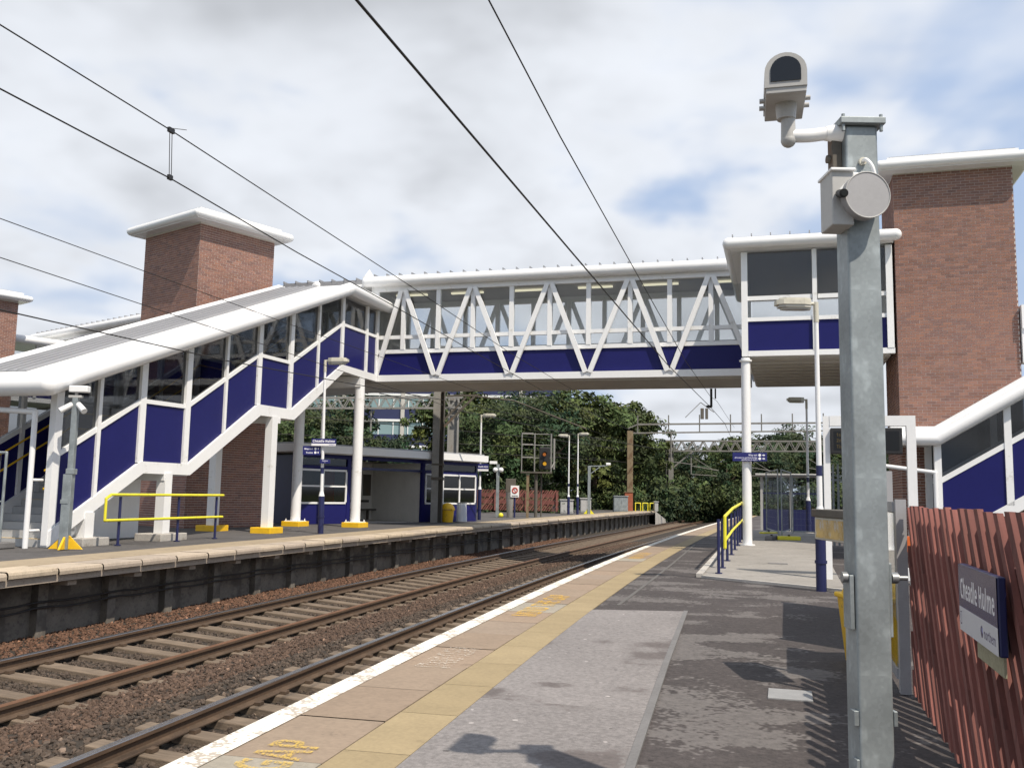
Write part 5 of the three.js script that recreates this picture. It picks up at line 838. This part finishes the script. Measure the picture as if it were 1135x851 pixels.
{ const x = 5.2, z = -61.7, y = HF, t = thing('camera_mast', 'grey camera mast with a long side arm beyond the pair of lamp posts', 'mast', WD, [x, y, z]); part(t, 'shaft', [box(x - 0.09, x + 0.09, y, y + 3.15, z - 0.09, z + 0.09)], M.galv); part(t, 'arm', [beam(V(x, y + 3.12, z), V(x + 1.25, y + 3.17, z), 0.07, 0.07), beam(V(x + 0.05, y + 2.6, z), V(x + 0.75, y + 3.12, z), 0.05, 0.05)], M.galv); part(t, 'camera', [rbox(x + 1.1, x + 1.4, y + 3.2, y + 3.36, z - 0.1, z + 0.1, 0.03)], M.white); part(t, 'yellow_gusset', [slabOf([[x - 0.35, y], [x + 0.35, y], [x + 0.1, y + 0.3], [x - 0.1, y + 0.3]], 'z', z - 0.03, z + 0.03)], M.yellow); }
const cab = (x, y, z, w, h, label, m = M.grey) => { const t = thing('equipment_cabinet', label, 'cabinet', WD, [x, y, z], 'lineside cabinets'); part(t, 'body', [rbox(x - w / 2, x + w / 2, y, y + h, z - 0.3, z + 0.3, 0.03)], m); part(t, 'lid', [rbox(x - w / 2 - 0.04, x + w / 2 + 0.04, y + h, y + h + 0.07, z - 0.36, z + 0.36, 0.02)], m); for (const s of [-1, 1]) part(t, 'door', [box(x + s * w / 4 - w / 4 + 0.04, x + s * w / 4 + w / 4 - 0.04, y + 0.1, y + h - 0.1, z + 0.302, z + 0.315)], m); };
cab(3.0, HF, -62.5, 0.5, 0.75, 'narrow pale cabinet left of the other pale cabinet'); cab(3.75, HF, -62.0, 0.85, 0.85, 'pale louvred cabinet left of the pair of lamp posts'); cab(5.4, HF, -67, 0.75, 0.95, 'pale cabinet just behind the pair of lamp posts'); cab(8.6, HF, -73, 1.1, 1.15, 'large grey cabinet beside the rusty gantry column', M.galv); cab(18.8, -1.2, -95.5, 0.75, 2.0, 'tall pale cabinet in the grass beyond the grey gantry mast'); cab(11.9, HF, -76.5, 0.3, 0.75, 'slim white box near the end of the platform across the tracks');
{ const t = thing('electrical_box', 'rusty red cabinet leaning at the foot of the rusty gantry column', 'cabinet', WD, [9.7, HF, -76.5]); part(t, 'body', [rbox(9.35, 10.0, HF, HF + 1.5, -76.8, -76.3, 0.02)], std({ map: grainy([0.30, 0.09, 0.045], 0.25, 0.2, 0.8, 128, 410), roughness: 0.8 })); part(t, 'cap', [box(9.3, 10.05, HF + 1.5, HF + 1.56, -76.85, -76.25)], M.mastRust); }
{ const t = thing('end_barrier', 'low yellow tube barrier at the end of the far platform', 'barrier', WD, [10.6, HF, -77]); for (const x of [10.3, 10.9, 11.5]) part(t, 'hoop', pathTube([V(x, HF, -77), V(x, HF + 0.65, -77), V(x + 0.42, HF + 0.65, -77), V(x + 0.42, HF, -77)], 0.04, 8), M.yellow); }
slatFence(new Frame(V(-11, 0, -47.5), -Math.PI / 2 - 0.1), 'reddish slatted fence seen between the stair columns and the tower', 0, -3, 6.5, 0.45, 1.95, 0.7, 0.3, 0.03, 'far slatted fences');
slatFence(new Frame(V(0, 0, -58), -Math.PI / 2 - 0.1), 'reddish slatted fence beyond the warning plate and control cabinet', 0, -3, 3.5, 0.45, 1.75, 0.7, 0.3, 0.03, 'far slatted fences');

// ================= overhead line =================
function wire(fr, name, label, pts, r, cat = 'wire') { const t = thing(name, label, cat, fr, pts[Math.floor(pts.length / 2)]); const v = pts.map((p) => V(...p)), o = []; for (let i = 0; i < v.length - 1; i++) { o.push(cyl(v[i], v[i + 1], r, r, 6)); } part(t, 'strand', o, M.wire); return t; }
wire(ST, 'contact_wire', 'thick black overhead wire passing under the bridge beside the round column', [[-1.3, 4.62, 40], [-1.4, 4.58, 25.7], [-1.4, 4.56, 20], [-1.4, 4.52, 9.4], [-1.37, 4.72, -3], [-1.5, 4.95, -13.9], [-2.6, 5.6, -45]], 0.0105);
wire(ST, 'catenary_wire', 'steep thin overhead wire dipping toward the bridge beside the round column', [[-1.3, 7.2, 40], [-1.4, 6.01, 23.06], [-1.4, 5.81, 20.2], [-1.4, 5.56, 14.2], [-1.4, 5.19, 5.3], [-1.38, 5.12, -3], [-1.45, 5.4, -8], [-2.6, 7.0, -45]], 0.008);
const wA = wire(ST, 'catenary_wire', 'upper overhead wire of the pair joined by the long dropper', [[-5.85, 6.2, 40], [-5.85, 5.78, 24.17], [-5.85, 5.75, 21.6], [-5.85, 5.66, 18.8], [-5.85, 5.52, 14.3], [-5.85, 5.24, 7.15], [-5.85, 5.12, 0.2], [-5.9, 5.12, -3.2], [-6.4, 6.5, -30]], 0.0085);
wire(ST, 'contact_wire', 'lower overhead wire of the pair joined by the long dropper', [[-5.85, 5.3, 40], [-5.85, 5.18, 24.11], [-5.85, 5.17, 21.55], [-5.85, 5.05, 18.5], [-5.85, 4.97, 15.15], [-5.85, 4.82, 10.5], [-5.85, 4.62, 3.7], [-5.85, 4.6, -3], [-6.6, 4.9, -35]], 0.0095);
{ const t = thing('wire_dropper', 'looped dropper linking two overhead wires above the covered stairs', 'dropper', ST, [-5.85, 5.17, 21.58]); part(t, 'loop', [cyl(V(-5.85, 5.17, 21.56), V(-5.85, 5.75, 21.6), 0.0045, 0.0045, 6), cyl(V(-5.85, 5.17, 21.60), V(-5.85, 5.75, 21.645), 0.0045, 0.0045, 6)], M.wire); part(t, 'clip', [rbox(-5.87, -5.83, 5.72, 5.78, 21.57, 21.67, 0.005), rbox(-5.87, -5.83, 5.15, 5.21, 21.55, 21.62, 0.005), cyl(V(-5.85, 5.785, 21.6), V(-5.72, 5.79, 21.5), 0.004)], M.black); }
wire(ST, 'earth_wire', 'thin overhead wire crossing in front of the brick tower', [[-8.5, 5.0, 40], [-8.5, 4.9, 21.4], [-8.5, 4.85, 14], [-8.5, 4.82, 3.2], [-8.6, 4.9, -30]], 0.0065);
wire(ST, 'earth_wire', 'thin overhead wire crossing the lower brickwork of the tower', [[-8.5, 4.5, 40], [-8.5, 4.4, 21.4], [-8.5, 4.28, 15], [-8.5, 4.12, 8], [-8.6, 4.0, 0], [-9, 4.4, -30]], 0.0065);
wire(ST, 'feeder_cable', 'lowest thick black cable crossing in front of the stairs roof', [[-9.5, 3.8, 40], [-9.5, 3.96, 20.3], [-9.5, 4.03, 14.7], [-9.5, 4.29, 7.4], [-9.6, 4.6, 0], [-10, 5, -12]], 0.0105);
{ const t = thing('wire_bracket', 'black insulated bracket hanging under the bridge by the wires', 'bracket', ST, [-1.3, 5.36, -3]); part(t, 'hanger', [box(-1.36, -1.28, 4.7, 5.36, -3.05, -2.97), box(-1.2, -1.15, 5.0, 5.36, -3.05, -2.97), rbox(-1.5, -1.3, 4.68, 4.76, -3.06, -2.98, 0.02)], M.black); part(t, 'insulator', [0, 1, 2].map((i) => cyl(V(-1.45 + i * 0.05, 4.72, -3.02), V(-1.43 + i * 0.05, 4.72, -3.02), 0.06)), M.black); }
function lattice(p, q, h, d, n, r) {                                       // rectangular lattice girder from p to q
  const o = [], P = (f, a, b) => p.clone().lerp(q, f).add(V(0, a, b));
  for (const a of [0, h]) for (const b of [0, d]) o.push(beam(P(0, a, b), P(1, a, b), r * 1.6, r * 1.6));
  for (let i = 0; i < n; i++) for (const b of [0, d]) { o.push(beam(P(i / n, 0, b), P((i + 0.5) / n, h, b), r, r), beam(P((i + 0.5) / n, h, b), P((i + 1) / n, 0, b), r, r)); }
  for (let i = 0; i <= n; i += 2) o.push(beam(P(i / n, 0, 0), P(i / n, 0, d), r, r), beam(P(i / n, h, 0), P(i / n, h, d), r, r)); return o;
}
{ // dark steel column on the far platform with its bracket
  const x = -3.0, z = -38.7, y = HF, t = thing('overhead_mast', 'dark steel overhead line column in front of the waiting room window', 'mast', WD, [x, y, z]);
  part(t, 'column', [box(x - 0.22, x - 0.19, y, 7.6, z - 0.2, z + 0.2), box(x + 0.19, x + 0.22, y, 7.6, z - 0.2, z + 0.2), box(x - 0.19, x + 0.19, y, 7.6, z - 0.02, z + 0.02)], M.mastDark);
  part(t, 'flange_face', [box(x - 0.24, x + 0.05, y, 7.58, z + 0.203, z + 0.225)], M.mastGrey);
  part(t, 'bracket', [beam(V(x + 0.2, 4.2, z), V(x + 1.45, 5.5, z), 0.09, 0.09), beam(V(x + 0.2, 4.5, z), V(x + 1.1, 5.45, z), 0.07, 0.07), beam(V(x + 0.3, 5.5, z), V(x + 1.6, 5.55, z), 0.08, 0.08), cyl(V(x + 1.45, 5.5, z), V(x + 3.1, 5.35, z), 0.035), cyl(V(x + 3.1, 5.35, z), V(x + 6.2, 4.3, z - 1), 0.03)], M.mastDark);
  part(t, 'collar', [box(x - 0.25, x + 0.25, 2.0, 2.12, z - 0.22, z + 0.24), box(x - 0.25, x + 0.25, 2.6, 2.68, z - 0.22, z + 0.24)], M.mastDark);
}
{ const t = thing('overhead_gantry', 'pale lattice overhead gantry behind the waiting room roof', 'gantry', WD, [-8, HF, -55]); part(t, 'boom', lattice(V(-17, 6.2, -55.4), V(-2.9, 6.45, -55), 0.62, 0.5, 20, 0.05), M.mastGrey); part(t, 'leg', [box(-3.75, -3.1, HF, 7.2, -55.2, -55.15), box(-3.75, -3.65, HF, 7.2, -55.15, -54.9), box(-3.2, -3.1, HF, 7.2, -55.15, -54.9)], M.mastGrey); part(t, 'drop_tube', [cyl(V(-11.2, 6.2, -55), V(-11.2, 3.6, -55), 0.05), cyl(V(-8.3, 6.2, -55), V(-8.3, 5.0, -55), 0.05), beam(V(-8.9, 5.6, -55), V(-7.3, 5.6, -55), 0.06, 0.04)], M.mastGrey); }
{ const t = thing('overhead_gantry', 'grey lattice portal gantry spanning the tracks beyond the bridge', 'gantry', WD, [15.1, -1.2, -88]); part(t, 'leg', lattice(V(14.75, -1.1, -88.3), V(14.76, 6.6, -88.3), 0.001, 0.6, 10, 0.08).concat([box(14.6, 15.3, -1.2, 6.7, -88.0, -87.95), box(15.25, 15.35, -1.2, 6.7, -88.6, -88)]), M.gantry); part(t, 'boom', lattice(V(14.6, 5.75, -88.3), V(37, 6.1, -88.3), 0.95, 0.6, 22, 0.075), M.gantry); part(t, 'brace', [beam(V(15.3, 4.2, -88), V(17.2, 5.8, -88), 0.12, 0.12)], M.gantry); part(t, 'drop_arm', [17, 22.3, 28].flatMap((x) => [cyl(V(x, 6, -88), V(x, 3.6, -88), 0.06), cyl(V(x, 4.4, -88), V(x + 2.6, 4.0, -88), 0.04), cyl(V(x, 3.6, -88), V(x + 2.4, 3.5, -88), 0.035), cyl(V(x, 5.3, -88), V(x + 2.2, 4.0, -88), 0.03)]), M.gantry); part(t, 'leg', [box(36.6, 37.2, -1.2, 6.8, -88.6, -88)], M.gantry); }
{ const t = thing('overhead_gantry', 'slim twin beam gantry on a rusty yellowish column', 'gantry', WD, [9.95, HF, -78]); part(t, 'column', [box(9.72, 10.2, -1.2, 6.9, -78.2, -77.8)], M.mastRust); part(t, 'beam', [beam(V(9.8, 6.7, -78), V(31, 7.35, -78), 0.12, 0.12), beam(V(9.8, 7.1, -78.0), V(10.6, 7.45, -78), 0.1, 0.1), beam(V(10.6, 7.45, -78), V(31, 8.0, -78), 0.14, 0.14)], M.gantry); part(t, 'stub', [0, 1, 2, 3, 4, 5, 6].map((i) => cyl(V(10.6 + i * 2.6, 6.7 + i * 0.08, -78), V(10.6 + i * 2.6, 8.2 + i * 0.08, -78), 0.05)), M.gantry); part(t, 'insulator_frame', [box(15.9, 16.15, 8.0, 8.9, -78.1, -77.9), box(16.3, 16.5, 8.0, 8.9, -78.1, -77.9), beam(V(14.6, 8.1, -78), V(15.9, 9.4, -78), 0.05, 0.05), beam(V(15.9, 9.4, -78), V(17, 8.6, -78), 0.05, 0.05)], M.mastDark); part(t, 'drop_tube', [cyl(V(13.4, 6.9, -78), V(13.4, 4.4, -78), 0.06), beam(V(13.4, 4.4, -78), V(15.2, 4.2, -78), 0.06, 0.06)], M.gantry); }
// further line wires strung beyond the bridge
[[[-14, 4.6, -52], [0, 4.5, -60], [10, 4.3, -80]], [[-14, 5.6, -50], [2, 5.2, -62], [14, 5.4, -88]], [[-12, 3.9, -50], [2, 4.0, -62], [13, 4.4, -85]], [[-6, 5.9, -42], [4, 5.5, -62], [16, 5.6, -88]]].forEach((p, i) => wire(WD, 'line_wire', ['distant overhead wire, lowest of those against the dark trees', 'distant overhead wire reaching the grey portal gantry boom', 'distant overhead wire just above the signal cage', 'distant overhead wire starting at the dark steel column'][i], p, 0.02));

// ================= trees, bushes, office block =================
M.leaf = std({ vertexColors: true, roughness: 0.75, side: THREE.DoubleSide });
function crown(cy, rx, ry, clumps, leaves, size, tone, sd) {
  seed = sd; const pos = [], col = [];
  const lobes = []; for (let i = 0; i < 9; i++) { const a = rr(0, 6.28), e = rr(-0.7, 1.1); lobes.push([Math.cos(a) * Math.cos(e) * rx * 0.55, cy + Math.sin(e) * ry * 0.6, Math.sin(a) * Math.cos(e) * rx * 0.55, rr(0.38, 0.62)]); }
  for (let k = 0; k < clumps; k++) {
    const L = lobes[Math.floor(rnd() * 9)], a = rr(0, 6.28), u = rr(-0.8, 1), s = Math.sqrt(1 - u * u), R = Math.pow(rnd(), 0.35) * L[3];
    const c = V(L[0] + Math.cos(a) * s * R * rx, L[1] + u * R * ry, L[2] + Math.sin(a) * s * R * rx), out = V(c.x, (c.y - cy) * 0.7 + 0.6, c.z).normalize(), t = rr(0.55, 1.4), hue = rr(-1, 1), cr = rr(0.35, 0.8);
    for (let i = 0; i < leaves; i++) {
      const p = c.clone().add(V(rr(-1, 1), rr(-0.7, 0.7), rr(-1, 1)).multiplyScalar(cr)), n = out.clone().add(V(rr(-1, 1), rr(-1, 1), rr(-1, 1)).multiplyScalar(0.9)).normalize();
      const a1 = V(rr(-1, 1), rr(-1, 1), rr(-1, 1)).cross(n).normalize(), b1 = V().crossVectors(n, a1), w = size * rr(0.6, 1.3), k2 = t * rr(0.75, 1.25), q = (x, y, z = 0) => p.clone().addScaledVector(a1, x * w).addScaledVector(b1, y * w * 0.6).addScaledVector(n, z * w);
      const P = [q(-1, 0), q(0, -0.7, 0.15), q(1, 0), q(0, 0.7, 0.15)]; for (const j of [0, 1, 2, 0, 2, 3]) { pos.push(P[j].x, P[j].y, P[j].z); col.push((tone[0] + 0.012 * hue) * k2, tone[1] * k2, (tone[2] - 0.004 * hue) * k2); }
    }
  }
  const g = new THREE.BufferGeometry(); g.setAttribute('position', new THREE.Float32BufferAttribute(pos, 3)); g.setAttribute('color', new THREE.Float32BufferAttribute(col, 3)); g.computeVertexNormals(); return g;
}
function trunkGeo(h, r, n, spread) { const o = [cyl(V(0, 0, 0), V(0.1, h * 0.55, 0.05), r, r * 0.62, 10), cyl(V(0.1, h * 0.55, 0.05), V(0.0, h * 0.92, 0.1), r * 0.62, r * 0.15, 8)]; for (let i = 0; i < n; i++) { const a = i * 2.4, y = h * rr(0.3, 0.6); o.push(cyl(V(0.06, y, 0.03), V(Math.cos(a) * spread, y + spread * rr(0.7, 1.1), Math.sin(a) * spread), r * 0.38, r * 0.1, 7)); } return o; }
const variants = [[[0.038, 0.064, 0.016], 0], [[0.066, 0.092, 0.021], 1], [[0.027, 0.050, 0.016], 2], [[0.058, 0.09, 0.022], 3]].map(([tone, i]) => {
  const t = new THREE.Group(); t.base = V(0, 0, 0);
  const cm = shade(new THREE.Mesh(crown(6.0, 4.2, 5.0, [190, 170, 200, 150][i], [60, 52, 62, 48][i], [0.185, 0.23, 0.165, 0.26][i], tone, 900 + i * 7), M.leaf)); cm.name = 'crown';
  part(t, 'trunk', trunkGeo(8.5, 0.28, 6, 2.2), M.bark); t.add(cm); return t;
});
// [x, z, height, width scale, variant, label index]
const TREES = [[-14.5, -62, 9, 1.1, 0, 0], [-11, -66, 10.2, 1.0, 2, 0], [-3.8, -72, 11, 1.0, 1, 1], [-1.2, -68, 10.4, 1.0, 0, 1], [2.2, -74, 11.5, 1.1, 2, 1], [5.0, -80, 12, 1.0, 1, 1], [7.6, -84, 12.2, 1.1, 0, 1], [10.2, -86, 11.6, 0.95, 1, 1], [13.2, -92, 10.2, 0.85, 0, 1], [0.6, -82, 12, 1.2, 2, 1], [6.8, -96, 13, 1.2, 2, 1], [17.5, -108, 9.6, 1.1, 2, 2], [21, -112, 9.4, 1.2, 0, 2], [25, -106, 9.8, 1.1, 1, 2], [29.0, -104, 11.6, 1.1, 0, 2], [33.2, -106, 11.4, 1.1, 2, 2], [37.5, -110, 10.4, 1.1, 1, 2], [41, -104, 9.6, 1.1, 0, 2], [19.5, -98, 8.6, 1.0, 2, 2], [23.2, -100, 8.8, 1.0, 0, 2], [27, -99, 8.8, 1.0, 2, 2], [15.4, -98, 8.4, 0.9, 2, 1], [-18, -70, 10, 1.1, 1, 0], [25.5, -64, 6.2, 0.7, 2, 3], [29.5, -66, 6.6, 0.8, 0, 3]];
const TL = ['leafy tree behind the stair columns, left of the office block', 'tall dark leafy tree in the dense clump behind the signal', 'leafy tree in the lower row beyond the portal gantry', 'leafy tree behind the palisade fence'];
for (const [x, z, h, w, v, l] of TREES) { const c = variants[v].clone(); c.name = numbered('tree'); c.position.set(x, -1.25, z); c.rotation.y = hash(Math.round(x * 10), Math.round(z), 3) * 6; c.scale.set(w * h / 10.5, h / 10.7, w * h / 10.5); tag(c, TL[l], 'tree', ['trees behind the stairs', 'trees behind the signal', 'trees beyond the gantry', 'trees behind the palisade fence'][l]); scene.add(c); }
const bushGeo = [0, 1, 2].map((i) => crown(1.15, 1.9, 1.45, 70, 46, 0.16, [[0.038, 0.064, 0.017], [0.052, 0.08, 0.02], [0.028, 0.05, 0.015]][i], 980 + i));
const STEM = merge([cyl(V(0, 0, 0), V(0.1, 1.1, 0), 0.07, 0.03, 6), cyl(V(0, 0, 0), V(-0.4, 1.0, 0.2), 0.05, 0.02, 6)]);
const BUSH = []; seed = 4711; for (let i = 0; i < 15; i++) BUSH.push([2.5 + i * 1.05 + rr(-0.6, 0.6), -77 - i * 0.9 - rr(0, 5), rr(0.9, 1.7), 0]); for (let i = 0; i < 16; i++) BUSH.push([16 + i * 1.5 + rr(-0.6, 0.6), -94 + rr(-6, 4), rr(0.9, 1.6), 1]); for (let i = 0; i < 6; i++) BUSH.push([-4 + i * 1.3, -63 - rr(0, 3), rr(0.9, 1.5), 2]); for (let i = 0; i < 5; i++) BUSH.push([-16 + i * 1.7, -58 - rr(0, 3), rr(1.1, 1.7), 3]);
BUSH.forEach(([x, z, s, l], i) => { const g = new THREE.Group(); g.name = numbered('bush'); g.position.set(x, -1.25, z); const m = shade(new THREE.Mesh(bushGeo[i % 3], M.leaf)); m.name = 'foliage'; m.scale.set(s, s * 1.15, s); m.rotation.y = i * 1.3; g.add(m); const st = shade(new THREE.Mesh(STEM, M.bark)); st.name = 'stem'; g.add(st); tag(g, ['green bush at the foot of the dense trees past the platform end', 'green bush below the lower trees beyond the gantry', 'green bush behind the fence past the waiting room', 'green bush behind the slatted fence by the stair columns'][l], 'bush', ['bushes past the platform end', 'bushes beyond the gantry', 'bushes past the waiting room', 'bushes by the stair columns'][l]); scene.add(g); });
{ // rough grass on the verge
  const blade = new THREE.ConeGeometry(0.05, 1, 4).translate(0, 0.5, 0), mat = std({ color: 0xffffff, roughness: 0.9 }), N = 9000, im = new THREE.InstancedMesh(blade, mat, N), m = new THREE.Matrix4(), q = new THREE.Quaternion(), c = new THREE.Color();
  for (let i = 0; i < N; i++) { const x = rr(11.5, 34), z = rr(-92, -72); q.setFromEuler(new THREE.Euler(rr(-0.35, 0.35), rr(0, 6), rr(-0.35, 0.35))); const onTrack = (() => { const p = V(x, 0, z); let best = 99; for (let s = 60; s < 110; s += 1) { const a = cp(s, 3.6); best = Math.min(best, Math.hypot(a.x - x, a.z - z)); } return best < 6.0; })(); im.setMatrixAt(i, m.compose(V(x, onTrack ? -5 : -1.27, z), q, V(1, rr(0.35, 1.0), 1))); const k = rr(0.7, 1.4); c.setRGB(0.11 * k, 0.115 * k, 0.035 * k); im.setColorAt(i, c); }
  im.name = 'verge_grass'; tag(im, 'rough yellow green grass on the verge beyond the platform end', 'grass', null, 'stuff'); shade(im); scene.add(im);
}
{ // office block
  const x0 = -32, x1 = 8, z = -126, t = thing('office_block', 'blue and white banded office block with ribbon windows behind the trees', 'office building', WD, [-12, -1.25, z - 5]);
  const wall = part(t, 'wall', [box(x0, x1, -1.25, 18, z - 10, z - 0.3)], M.darkInner); const spand = std({ map: grainy([0.03, 0.036, 0.10], 0.1, 0.05, 3, 128, 420), roughness: 0.4 }), gl = std({ color: lin(0.22, 0.32, 0.34), roughness: 0.12 });
  const floors = [3.8, 7.4, 10.9, 14.4];
  for (const y of floors) { part(t, 'spandrel', [box(x0, x1, y + 0.3, y + 1.7, z - 0.3, z)], spand); part(t, 'ledge', [box(x0, x1, y, y + 0.3, z - 0.3, z + 0.12)], M.white); for (let x = x0; x < x1 - 1; x += 2.0) { const w = part(t, 'window', [box(x + 0.06, x + 1.94, y + 1.75, y + 3.42, z - 0.2, z - 0.12)], gl); part(t, 'mullion', [box(x - 0.06, x + 0.06, y + 1.7, y + 3.45, z - 0.2, z + 0.04)], M.white, w); } }
  for (let x = x0 + 1; x < x1; x += 8) part(t, 'pilaster', [box(x, x + 0.5, -1.2, 18, z - 0.1, z + 0.25)], M.soffit);
  part(t, 'parapet', [box(x0 - 0.2, x1 + 0.2, 18, 18.6, z - 10.2, z + 0.2)], M.white);
}
renderer.setSize(1024, 767);
renderer.render(scene, camera);
